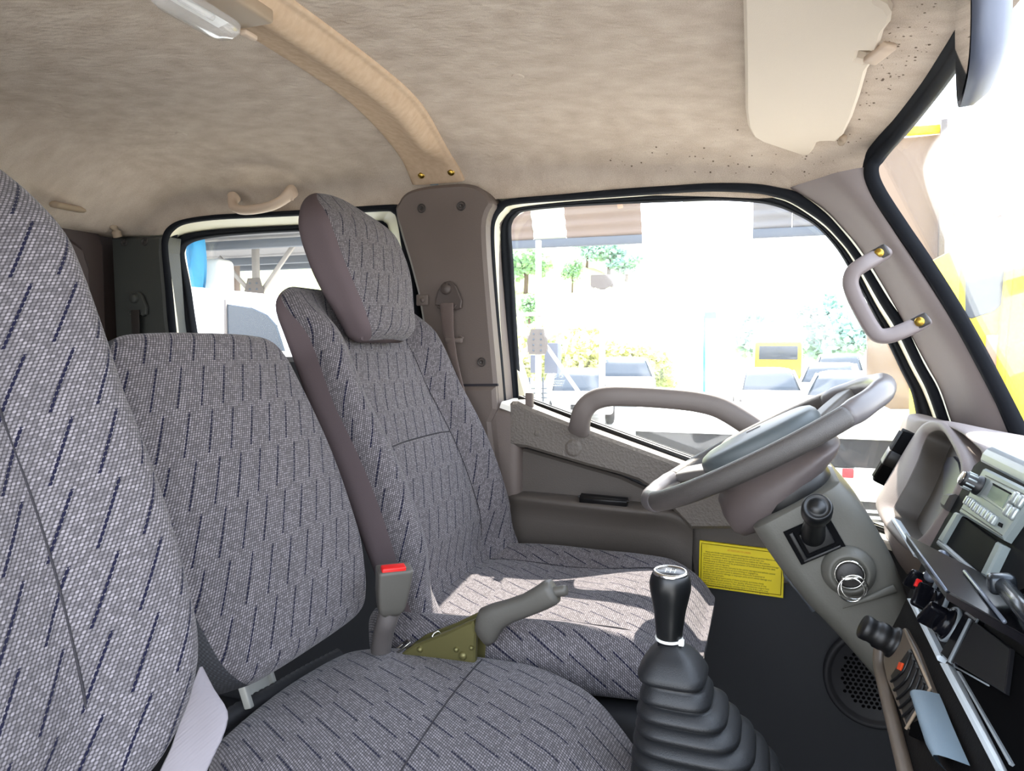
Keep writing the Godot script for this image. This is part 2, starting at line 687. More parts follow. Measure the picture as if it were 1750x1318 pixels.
const DOOR_A := [[862, 790], [852, 690], [840, 560], [831, 450], [828, 390], [834, 366], [848, 350], [872, 339], [961, 331], [1060, 322], [1150, 316], [1219, 312], [1287, 313], [1328, 319], [1362, 328], [1404, 357], [1434, 387], [1472, 435], [1520, 512], [1545, 549], [1579, 620], [1604, 665], [1624, 722], [1650, 800]]
const DOOR_B := [[875, 790], [865, 690], [854, 560], [846, 450], [844, 395], [848, 374], [858, 360], [876, 350], [961, 343], [1060, 336], [1150, 330], [1219, 327], [1290, 330], [1326, 337], [1356, 348], [1402, 378], [1432, 407], [1460, 443], [1503, 517], [1531, 562], [1562, 625], [1584, 668], [1604, 724], [1630, 800]]
const DOOR_C := [[884, 790], [874, 690], [864, 560], [858, 450], [857, 395], [861, 377], [870, 365], [886, 355.5], [961, 346], [1060, 338.6], [1150, 332.5], [1219, 329.5], [1290, 332.5], [1325, 339.5], [1354.5, 350.5], [1400, 381], [1430, 410], [1457, 446], [1496, 520], [1524, 566], [1556, 630], [1577, 670], [1598, 726], [1622, 800]]
const DOOR_D := [[898, 790], [890, 690], [881, 560], [875, 450], [871, 395], [874, 377], [882, 367], [896, 360], [961, 353], [1060, 347.5], [1150, 344], [1219, 341.5], [1290, 345], [1320, 350], [1349, 360], [1390, 382], [1422, 414], [1446, 449], [1488, 526], [1512, 573], [1540, 632], [1559, 672], [1571, 726], [1592, 800]]
const REAR_A := [[293, 600], [286, 545], [282, 490], [277, 430], [278, 404], [288, 387], [312, 375], [362, 367], [440, 362.5], [518, 358], [600, 353], [668, 349], [684, 352], [694, 366], [702, 420], [712, 500], [722, 600]]
const REAR_B := [[304, 600], [298, 545], [293, 490], [286, 430], [287, 409], [296, 394], [316, 383], [364, 376], [440, 372], [516, 368.5], [594, 364.5], [656, 361], [670, 364], [678, 376], [686, 425], [696, 503], [706, 600]]
const REAR_C := [[319, 600], [312, 545], [305, 490], [295, 430], [296, 418], [303, 408], [320, 400], [366, 393], [440, 388.5], [515, 385], [590, 381], [646, 378], [657, 380], [664, 390], [672, 432], [682, 508], [692, 600]]
const REAR_D := [[338, 600], [329, 545], [321, 490], [311, 440], [312, 426], [317, 418], [334, 410.5], [372, 404], [440, 398.5], [515, 394.6], [585, 391], [632, 389], [642, 391], [648, 400], [656, 440], [664, 512], [674, 600]]

func build_right_side() -> void:
	# painted sheet-metal side with the two window openings cut through
	var combo := CSGCombiner3D.new()
	combo.name = "wall_right"
	add_child(combo)
	tag(combo, "cream painted metal side of the cab round the driver's and rear door windows", "wall", "", "structure")
	combo.material_override = M.cream
	var box := CSGBox3D.new()
	box.name = "panel"
	box.size = Vector3(2.5, 1.44, 0.06)
	box.position = Vector3(-0.55, -0.26, -1.70)
	combo.add_child(box)
	for e in [[DOOR_C, 1.68, [[1640, 905], [1490, 905], [1215, 803], [905, 694]]], [REAR_C, 1.68, [[696, 640], [322, 640]]]]:
		var hole := CSGPolygon3D.new()
		hole.name = "opening"
		var q := PackedVector2Array()
		for p in e[0]:
			if p[1] < 690:
				q.append(flat2(row(e[1], [p]))[0])
		for p in e[2]:
			q.append(flat2(row(e[1], [p]))[0])
		if Geometry2D.is_polygon_clockwise(q):
			q.reverse()
		hole.polygon = q
		hole.depth = 0.4
		hole.operation = CSGShape3D.OPERATION_SUBTRACTION
		hole.position = Vector3(0, 0, -1.5)
		combo.add_child(hole)
	var nose := CSGPolygon3D.new()
	nose.name = "opening"
	nose.polygon = pts([[0.9, 0.6], [0.205, 0.6], [0.205, 0.335], [0.445, -0.19], [0.9, -0.19]])
	nose.depth = 0.4
	nose.operation = CSGShape3D.OPERATION_SUBTRACTION
	nose.position = Vector3(0, 0, -1.5)
	combo.add_child(nose)
	# rubber door seals, painted returns, glass channels, panes
	var k := 0
	for e in [[DOOR_A, DOOR_B, DOOR_C, DOOR_D, "driver's door window"], [REAR_A, REAR_B, REAR_C, REAR_D, "rear door window"]]:
		k += 1
		var a := spline(row(1.600, e[0]), 5)
		var b := spline(row(1.600, e[1]), 5)
		var c := spline(row(1.668, e[2]), 5)
		var d := spline(row(1.675, e[3]), 5)
		var g := Geo.new()
		var rows := []
		for i in a.size():
			var w := (b[i] - a[i])
			var line := PackedVector3Array()
			for q in [[0.0, -0.05], [0.0, -0.004], [0.10, 0.003], [0.30, 0.007], [0.55, 0.0075], [0.8, 0.006], [0.95, 0.001], [1.0, -0.004]]:
				line.append(a[i] + w * q[0] + Vector3(0, 0, q[1]))
			rows.append(line)
		g.grid(rows)
		one("trim_%d" % (k * 2 - 1), g, M.rubber, "dark rubber weatherstrip round the " + e[4], "weatherstrip", "", "structure")
		g = Geo.new()
		var b2 := spline(row(1.604, e[1]), 5)
		rows = []
		for i in b2.size():
			var line := PackedVector3Array()
			for q in [0.0, 0.3, 0.7, 1.0]:
				line.append(b2[i].lerp(c[i], q) + Vector3(0, 0, 0.006 * sin(q * PI)))
			rows.append(line)
		g.grid(rows)
		part("painted_return", g, M.cream, combo)
		g = Geo.new()
		rows = []
		for i in c.size():
			var w := d[i] - c[i]
			var line := PackedVector3Array()
			for q in [[-0.05, -0.02], [0.0, 0.004], [0.18, 0.009], [0.45, 0.010], [0.62, 0.004], [0.70, 0.003], [0.78, 0.006], [0.95, 0.004], [1.0, -0.012]]:
				line.append(c[i] + w * q[0] + Vector3(0, 0, q[1]))
			rows.append(line)
		g.grid(rows)
		one("trim_%d" % (k * 2), g, M.rubber, "black rubber glass channel inside the " + e[4] + " frame", "window channel", "", "structure")
		# the pane, thin solid
		var o := flat2(row(1.69, e[2].slice(1, e[2].size() - 1)))
		if k == 1:
			o.append_array(flat2(row(1.69, [[1620, 960], [1490, 915], [1215, 812], [880, 690]])))
		else:
			o.append_array(flat2(row(1.69, [[700, 640], [322, 640]])))
		g = Geo.new()
		g.prism(o, move(Vector3(0, 0, -1.695)), 0.004)
		one("window_%d" % k, g, M.pane, ["dusty side glass of the driver's door", "dusty side glass of the rear door behind the driver's seat"][k - 1], "window", "", "structure")
	build_glass_print()
	# ---- post between the doors (B pillar)
	var face := [[676, 372], [680, 345], [694, 328], [722, 319], [756, 315], [790, 313], [815, 318], [831, 332], [840, 347], [833, 362], [828, 385], [830, 440], [838, 540], [847, 640], [852, 700], [860, 790], [862, 850], [770, 850], [735, 650], [712, 500]]
	var g2 := Geo.new()
	g2.prism(flat2(spline(row(1.555, face), 3, true)), move(Vector3(0, 0, -1.66)), 0.105, 0.008)
	var post := one("trim_5", g2, M.trim, "brown-grey plastic cover of the post between the two doors", "pillar trim", "", "structure")
	# split line and lower half step
	g2 = Geo.new()
	g2.prism(flat2(row(1.55, [[742, 657], [849, 656], [850, 660], [743, 661]])), move(Vector3(0, 0, -1.56)), 0.0065)
	part("split_line", g2, M.seam, post)
	g2 = Geo.new()
	g2.prism(flat2(row(1.545, [[744, 662], [846, 661], [848, 700], [838, 722], [842, 760], [848, 850], [780, 850]])), move(Vector3(0, 0, -1.56)), 0.018, 0.008)
	part("pillar_step", g2, M.trim, post)
	for s in [[720, 356], [788, 352], [823, 619]]:
		screw_hole(at(s[0], s[1], 1.553), 0.0085, post)
	# ---- rear corner post (C pillar)
	face = [[188, 404], [277, 403], [275, 430], [280, 490], [284, 545], [291, 600], [300, 680], [200, 680]]
	g2 = Geo.new()
	g2.prism(flat2(row(1.592, face)), move(Vector3(0, 0, -1.66)), 0.068, 0.008)
	var cpost := one("trim_6", g2, M.trim_green, "dark grey plastic cover of the rear corner post", "pillar trim", "", "structure")
	for s in [[212, 414], [247, 413]]:
		screw_hole(at(s[0], s[1], 1.590), 0.009, cpost)
	# felt-covered return moulding above the rear corner post
	g2 = Geo.new()
	var pth := spline(PackedVector3Array([at(92, 349, 1.33), at(130, 357, 1.42), at(165, 364, 1.50), at(186, 374, 1.53), at(196, 390, 1.54), at(201, 405, 1.55)]), 6)
	g2.sweep(pth, Geo.oval(0.012, 0.008, 10), Vector3(0, 1, 0.4))
	part("edge_moulding", g2, M.beige_dark, cpost)
	# ---- windshield post (A pillar)
	var left := spline(row(1.595, [[1350, 321], [1404, 355], [1440, 391], [1474, 433], [1522, 511], [1581, 619], [1606, 665], [1626, 722], [1656, 800]]), 6)
	var rightz := [[1478, 286, 1.515], [1490, 325, 1.515], [1506, 352, 1.515], [1528, 390, 1.51], [1575, 462, 1.505], [1640, 560, 1.495], [1668, 612, 1.49], [1700, 675, 1.48], [1752, 780, 1.465]]
	var rp := PackedVector3Array()
	for p in rightz:
		rp.append(at(p[0], p[1], p[2]))
	var right := spline(rp, 6)
	var rows2 := []
	for i in left.size():
		var line := PackedVector3Array()
		var out := Vector3(-0.35, 0, 0.93)
		for q in [[0.0, -0.03], [0.0, 0.0], [0.06, 0.006], [0.3, 0.011], [0.5, 0.014], [0.62, 0.019], [0.75, 0.016], [0.92, 0.009], [1.0, 0.0], [1.02, -0.03]]:
			line.append(left[i].lerp(right[i], q[0]) + out * q[1])
		rows2.append(line)
	g2 = Geo.new()
	g2.grid(rows2)
	one("trim_7", g2, M.apillar, "mauve-grey plastic cover of the slanting windshield post", "pillar trim", "", "structure")
	build_windshield()

func screw_hole(p: Vector3, r: float, parent: Node3D) -> void:
	var xf := Transform3D(Basis(Vector3(1, 0, 0), Vector3(0, 0, 1), Vector3(0, -1, 0)), p)
	var g := Geo.new()
	g.lathe(xf, [[r * 1.25, -0.0005], [r * 1.12, 0.0022], [r * 0.95, 0.0018], [r * 0.9, -0.006], [r * 0.62, -0.006], [r * 0.6, 0.0005], [r * 0.4, 0.001], [r * 0.3, -0.001], [0.0001, -0.001]], 20)
	part("screw", g, M.screw, parent)

func build_windshield() -> void:
	# rubber surround along header and post, mirrored for the near side
	var zs := [[1752, -86, 0.86], [1700, -15, 0.985], [1668, 30, 1.07], [1632, 86, 1.17], [1588, 150, 1.30], [1540, 213, 1.43], [1508, 249, 1.49], [1492, 272, 1.515], [1488, 300, 1.52], [1502, 334, 1.52], [1540, 393, 1.515], [1580, 452, 1.51], [1637, 543, 1.50], [1690, 640, 1.485], [1741, 740, 1.465], [1780, 820, 1.45]]
	var p := PackedVector3Array()
	for q in zs:
		p.append(at(q[0], q[1], q[2]))
	var half := spline(p, 6)
	var loop := PackedVector3Array()
	for i in range(half.size() - 1, -1, -1):
		loop.append(half[i])
	for i in range(1, half.size()):
		loop.append(Vector3(half[i].x, half[i].y, 2.0 * MID - half[i].z))
	var nrm := Vector3(-0.90, -0.43, 0.0)        # towards the cab
	var g := Geo.new()
	g.sweep(loop, PackedVector2Array([Vector2(-0.016, -0.012), Vector2(-0.018, 0.0), Vector2(-0.013, 0.010), Vector2(-0.006, 0.013), Vector2(0.0, 0.009), Vector2(0.003, 0.0085), Vector2(0.006, 0.0125), Vector2(0.013, 0.009), Vector2(0.016, 0.0), Vector2(0.015, -0.012)]), nrm)
	one("trim_8", g, M.rubber, "thick black rubber surround of the windshield", "weatherstrip", "", "structure")
	# the curved pane, between header and dash
	var rows := []
	for i in 13:
		var f := i / 12.0
		var line := PackedVector3Array()
		for j in 25:
			var s := j / 24.0 * 2.0 - 1.0
			var z := MID + s * lerpf(0.655, 0.60, f)
			var bow := 1.0 - s * s
			var a := Vector3(lerpf(0.178, 0.262, bow), lerpf(0.335, 0.405, bow), z)
			var b := Vector3(lerpf(0.425, 0.50, bow), -0.20, z)
			line.append(a.lerp(b, f) + Vector3(0.012, 0.006, 0))
		rows.append(line)
	var back := []
	for r in rows:
		var line := PackedVector3Array()
		for v in r:
			line.append(v + Vector3(0.004, 0.002, 0))
		back.append(line)
	g = Geo.new()
	g.grid(rows)
	g.sg(2).grid(back)
	one("window_3", g, M.screen, "dusty curved windshield in front of the dashboard", "windshield", "", "structure")

func build_glass_print() -> void:              # white maker's stamp in the rear lower corner of the driver's glass
	var holder := get_node("window_1") as Node3D
	var g := Geo.new()
	var rng := RandomNumberGenerator.new()
	rng.seed = 9
	for k in 3:
		var c := at(936 + 11 * k, 643, 1.688)
		for i in 14:
			var t := TAU * i / 14.0
			var t2 := TAU * (i + 1) / 14.0
			var r1 := 0.0046
			var r2 := 0.0030
			g.quad(c + Vector3(cos(t), sin(t), 0) * r1, c + Vector3(cos(t2), sin(t2), 0) * r1, c + Vector3(cos(t2), sin(t2), 0) * r2, c + Vector3(cos(t), sin(t), 0) * r2)
	for k in 3:
		var y := 650.0 + k * 4.0
		var x := 930.0
		while x < 962.0:
			var w := rng.randf_range(1.0, 3.0)
			g.quad(at(x, y, 1.688), at(x + w, y, 1.688), at(x + w, y + 2.2, 1.688), at(x, y + 2.2, 1.688))
			x += w + 1.2
	part("glass_stamp", g, M.white_print, holder)

# ============================ driver's door ==========================================
func build_door() -> void:
	var door := thing("door_1", "driver's door lined with brown-grey plastic panels below the window", "door", Vector3(-0.3, -0.9, -1.58), "", "structure")
	# back board behind everything
	var g := Geo.new()
	g.prism(flat2(row(1.60, [[866, 700], [905, 696], [1215, 810], [1490, 912], [1640, 970], [1640, 1420], [840, 1420], [850, 980]])), move(Vector3(0, 0, -1.665)), 0.065)
	part("lining", g, M.low, door)
	# painted sill along the window foot, black wiper strip, outer bright strip
	var s0 := at(868, 684, 1.60)
	var s1 := at(1640, 962, 1.60)
	g = Geo.new()
	var prof := PackedVector2Array([Vector2(-0.07, -0.02), Vector2(-0.07, 0.0), Vector2(-0.04, 0.002), Vector2(0.0, 0.0), Vector2(0.040, 0.0), Vector2(0.044, -0.004), Vector2(0.044, -0.015)])
	g.sg(-1).sweep(PackedVector3Array([s0, s0.lerp(s1, 0.5), s1]), prof, Vector3.UP)
	part("painted_sill", g, M.sill, door)  # sunlight on the sill is put into its white
	g = Geo.new()
	g.sweep(PackedVector3Array([s0 + Vector3(0.02, 0.004, -0.022), s1 + Vector3(0, 0.004, -0.022)]), Geo.rrect(0.006, 0.006, 0.003, 2), Vector3.UP)
	part("wiper_strip", g, M.black, door)
	g = Geo.new()
	g.sweep(PackedVector3Array([s0 + Vector3(0.02, 0.003, -0.048), s1 + Vector3(0, 0.003, -0.048)]), Geo.rrect(0.003, 0.006, 0.002, 2), Vector3.UP)
	part("wiper_strip", g, M.black, door)
	# upper band: grained hide
	g = Geo.new()
	g.prism(flat2(row(1.555, [[868, 693], [874, 686], [884, 686], [905, 697], [1000, 734], [1205, 809], [1330, 856], [1330, 905], [1180, 905], [1130, 852], [1112, 836], [1090, 822], [1060, 812], [1000, 796], [900, 766], [868, 762]])), move(Vector3(0, 0, -1.62)), 0.065, 0.007)
	var band := part("door_trim", g, M.card_hide, door)
	for c in [[980, 766, 0.0195], [918, 741, 0.0068]]:
		var p := at(c[0], c[1], 1.555)
		g = Geo.new()
		var xf := Transform3D(Basis(Vector3(1, 0, 0), Vector3(0, 0, 1), Vector3(0, -1, 0)), p)
		g.lathe(xf, [[c[2] * 1.06, -0.001], [c[2] * 1.05, 0.0004], [c[2] * 1.02, -0.0012], [c[2] * 0.99, -0.0012], [c[2] * 0.96, 0.0007], [c[2] * 0.6, 0.0009], [0.0001, 0.0009]], 32)
		part("round_cap", g, M.card_hide, band)
	# lock knob on the sill
	g = Geo.new()
	g.rbox(move(at(905, 684, 1.575)), Vector3(0.017, 0.034, 0.014), 0.003)
	part("lock_knob", g, M.trim, door)
	# recessed middle field
	g = Geo.new()
	g.prism(flat2(row(1.585, [[866, 764], [900, 768], [1060, 814], [1112, 838], [1136, 862], [1136, 880], [860, 855]])), move(Vector3(0, 0, -1.63)), 0.045, 0.006)
	part("door_inset", g, M.card, door)
	# arm ledge and bulging lower panel, lofted along the door
	var rows := []
	var stations := [[846, 850, 0.00], [868, 846, 0.00], [900, 845, 0.01], [960, 850, 0.018], [1030, 857, 0.024], [1090, 863, 0.024], [1130, 868, 0.018], [1160, 878, 0.004], [1185, 900, -0.012]]
	for s in stations:
		var a := at(s[0], s[1], 1.58)
		var out: float = s[2]
		var line := PackedVector3Array()
		for q in [[0.006, -0.02], [0.006, 0.004 + out * 0.4], [0.003, 0.020 + out], [-0.001, 0.026 + out], [-0.008, 0.027 + out], [-0.018, 0.022 + out * 0.8], [-0.05, 0.024 + out * 0.5], [-0.09, 0.030 + out * 0.3], [-0.125, 0.024], [-0.150, 0.012], [-0.165, -0.005], [-0.17, -0.03]]:
			line.append(a + Vector3(0, q[0], q[1]))
		rows.append(line)
	var smooth := []
	for j in rows[0].size():
		var c := PackedVector3Array()
		for r in rows:
			c.append(r[j])
		smooth.append(spline(c, 5))
	g = Geo.new()
	g.grid(smooth)
	var arm := part("arm_panel", g, M.card, door)
	# slot in the ledge
	g = Geo.new()
	var sa := at(992, 851, 1.545)
	var sb := at(1072, 859, 1.545)
	g.sweep(PackedVector3Array([sa, sb]), Geo.rrect(0.011, 0.007, 0.003, 3), Vector3(0, 1, 0.35))
	part("pull_slot", g, M.black, arm)
	g = Geo.new()
	var ring := PackedVector3Array()
	for q in [[988, 848], [1076, 857], [1072, 866], [992, 858]]:
		ring.append(at(q[0], q[1], 1.541))
	g.tube(ring, 0.0022, 8, Vector3(0, 0, 1), true)
	part("slot_rim", g, M.dash_dark, arm)
	# map-pocket line
	g = Geo.new()
	g.tube(spline(PackedVector3Array([at(868, 930, 1.565), at(905, 934, 1.56), at(980, 941, 1.56), at(1050, 951, 1.56), at(1088, 964, 1.56), at(1112, 985, 1.56), at(1125, 1010, 1.565)]), 6), 0.004, 8)
	part("pocket_rim", g, M.dash_dark, door)
	# seam between rear and front halves of the lining
	g = Geo.new()
	g.tube(spline(PackedVector3Array([at(1150, 880, 1.592), at(1166, 903, 1.595), at(1176, 930, 1.597), at(1182, 965, 1.598), at(1184, 1010, 1.598)]), 6), 0.0025, 6)
	part("lining_seam", g, M.black, door)
	g = Geo.new()
	g.prism(flat2(row(1.592, [[1152, 878], [1330, 880], [1400, 1000], [1186, 1000], [1180, 950], [1170, 910]])), move(Vector3(0, 0, -1.62)), 0.026, 0.004)
	part("kick_panel", g, M.card, door)
	# ---- inside handle bowl, bright
	g = Geo.new()
	var bowl := row(1.588, [[1287, 885], [1330, 885], [1352, 902], [1352, 926], [1318, 923], [1300, 916], [1290, 904]])
	g.prism(flat2(bowl), move(Vector3(0, 0, -1.60)), 0.014, 0.003)
	var bw := part("handle_bowl", g, M.black, door)
	g = Geo.new()
	g.prism(flat2(row(1.58, [[1292, 890], [1326, 890], [1340, 905], [1343, 920], [1316, 917], [1302, 911], [1294, 902]])), move(Vector3(0, 0, -1.59)), 0.010, 0.004)
	part("release_lever", g, M.chrome, bw, "bright chrome door release lever")
	# ---- big arched pull
	var c3 := [[990, 734, 1.55], [991, 724, 1.535], [996, 704, 1.52], [1012, 686, 1.515], [1040, 677.5, 1.51], [1086, 677.5, 1.51], [1149, 681.5, 1.51], [1194, 687, 1.51], [1232, 698, 1.51], [1277, 725, 1.512], [1312, 752, 1.518], [1340, 782, 1.53], [1358, 806, 1.545], [1368, 830, 1.56]]
	var pp := PackedVector3Array()
	for q in c3:
		pp.append(at(q[0], q[1], q[2]))
	var pathp := spline(pp, 6)
	var sc := []
	for i in pathp.size():
		var f := float(i) / (pathp.size() - 1)
		sc.append(1.0 + 0.12 * exp(-f * 12.0))
	g = Geo.new()
	g.sweep(pathp, Geo.oval(0.0215, 0.016, 14, 2.6), Vector3(0, 0, 1), false, true, sc)
	part("pull_handle", g, M.handle, door)
	# ---- yellow label with its printed text
	var lab := row(1.586, [[1195.5, 924], [1329, 941], [1340.5, 952], [1338.5, 1022.5], [1193.5, 1002]])
	g = Geo.new()
	g.prism(flat2(lab), move(Vector3(0, 0, -1.592)), 0.0065, 0.0006)
	var sticker := part("warning_label", g, M.yellow_label, door, "yellow instruction label with a cut upper corner")
	label_text(sticker)
	# ---- loudspeaker
	var sp := at(1500, 1160, 1.586)
	g = Geo.new()
	var fx := Transform3D(Basis(Vector3(1, 0, 0), Vector3(0, 0, 1), Vector3(0, -1, 0)), sp)
	g.lathe(fx, [[0.100, -0.006], [0.100, 0.006], [0.096, 0.010], [0.090, 0.008], [0.086, 0.002], [0.083, 0.0], [0.0001, 0.0]], 48)
	var spk := part("speaker_grille", g, M.speaker, door, "round black loudspeaker grille")
	g = Geo.new()
	for i in range(-9, 10):
		for j in range(-10, 11):
			var q := Vector2(i * 0.0098 + (0.0049 if posmod(j, 2) == 1 else 0.0), j * 0.0085)
			if q.length() < 0.068:
				g.lathe(Transform3D(fx.basis, sp + Vector3(q.x, q.y, 0.0006)), [[0.0036, 0.0], [0.0001, 0.0004]], 8)
	var holes := part("grille_hole", g, M.pit, spk)
	holes.set_meta("kind", "stuff")
	# window winder seen behind the column
	var wc := at(1352, 978, 1.57)
	g = Geo.new()
	g.lathe(Transform3D(fx.basis, wc), [[0.016, -0.01], [0.016, 0.02], [0.013, 0.026], [0.0001, 0.027]], 18)
	g.sweep(PackedVector3Array([wc + Vector3(0, 0, 0.02), at(1376, 1010, 1.545), at(1398, 1040, 1.545)]), Geo.rrect(0.014, 0.006, 0.005, 3), Vector3(0, 0, 1))
	part("window_winder", g, M.winder, door, "grey window winder")

func label_text(parent: Node3D) -> void:
	var p0 := at(1202, 933, 1.5852)
	var px := at(1326, 949, 1.5852)
	var right := (px - p0).normalized()
	var upv := (at(1203, 930, 1.5852) - at(1202, 1000, 1.5852)).normalized()
	var zed := Vector3(0, 0, 1)
	# thin red-brown border
	var g := Geo.new()
	var ring := row(1.5855, [[1199, 928.5], [1328, 945], [1336.5, 954], [1334.5, 1017.5], [1197.5, 998.5]])
	for i in ring.size():
		var a := ring[i]
		var b := ring[(i + 1) % ring.size()]
		var n := (b - a).normalized().cross(zed) * 0.0006
		g.quad(a - n, b - n, b + n, a + n)
	part("border_line", g, M.ink_red, parent)
	var lines := ["    Users are kindly requested to read the Operation Manual and the Maintenance Manual",
		"carefully observe each notice before putting the vehicle into use.",
		"Consult the nearest dealer or authorised service station for the vehicle",
		"delivery, maintenance and regular inspections according to the stipulated mileage.",
		"The warranty is effective only by presentation of the booklet to give the date",
		"maintenance record regularly.",
		"The company will not supply warranty to the vehicle damaged and defects caused",
		"by improper operation, overload and refitting or negligence.",
		"To use the genuine spare parts is advised to ensure the maintenance",
		"quality and to avoid the damage or improper parts which vehicle damage and",
		"possibly injure people.",
		"Distinguish original spare parts of these products and every check",
		"following the manual service for the quality effective service of the",
		"new condition of the accessory. The controller checked the engine first.",
		"Vehicle service with the general running repair is only if the same may",
		"maintenance effectively during the period of the contract and agreement."]
	var font := SystemFont.new()
	font.font_names = PackedStringArray(["Droid Sans"])
	var head := TextMesh.new()
	head.font = font
	head.text = "ATTENTION TO USERS"
	head.font_size = 10
	head.pixel_size = 0.00055
	head.depth = 0.0002
	head.curve_step = 4.0
	put_text(head, parent, "heading", M.ink_red, (p0 + px) * 0.5 - upv * 0.003 + right * 0.0, Basis(right, upv, zed), 0.046)
	for i in lines.size():
		var t := TextMesh.new()
		t.font = font
		t.text = lines[i]
		t.font_size = 10
		t.pixel_size = 0.00036
		t.depth = 0.0002
		t.curve_step = 6.0
		t.horizontal_alignment = HORIZONTAL_ALIGNMENT_LEFT
		var mi := MeshInstance3D.new()
		mi.name = "printed_line"
		mi.mesh = t
		mi.material_override = M.ink
		parent.add_child(mi, true)
		var wide := t.get_aabb().size.x
		var want: float = 0.158 * lines[i].length() / 86.0
		var b := Basis(right * (want / maxf(wide, 0.001)), upv * 1.05, zed)
		var where := p0 - upv * (0.0115 + 0.00475 * i)
		mi.transform = Transform3D(b, where - (parent.position + parent.get_parent().position))

func put_text(t: TextMesh, parent: Node3D, called: String, m: Material, where: Vector3, b: Basis, wide: float) -> MeshInstance3D:
	var mi := MeshInstance3D.new()
	mi.name = called
	mi.mesh = t
	mi.material_override = m
	parent.add_child(mi, true)
	var k := wide / maxf(t.get_aabb().size.x, 0.0001)
	var up: Node = parent
	var off := Vector3.ZERO
	while up is Node3D and up != self:
		off += (up as Node3D).position
		up = up.get_parent()
	mi.transform = Transform3D(Basis(b.x * k, b.y * k, b.z), where - off)
	return mi

func build_rear_door() -> void:
	var door := thing("door_2", "rear door behind the driver's seat with a dark grey lining", "door", Vector3(-1.1, -0.9, -1.60), "", "structure")
	var g := Geo.new()
	g.prism(pts([[-1.72, -0.95], [-0.66, -0.95], [-0.66, -0.06], [-0.80, -0.03], [-1.60, -0.03], [-1.72, -0.05]]), move(Vector3(0, 0, -1.665)), 0.085, 0.012)
	part("lining", g, M.low, door)
	g = Geo.new()
	g.rbox(move(Vector3(-1.15, -0.28, -1.565)), Vector3(0.75, 0.06, 0.06), 0.02)
	part("arm_rest", g, M.base, door)
	g = Geo.new()
	g.rbox(move(Vector3(-0.60, -0.55, -1.60)), Vector3(0.16, 0.82, 0.09), 0.02)
	part("pillar_foot", g, M.trim, door)

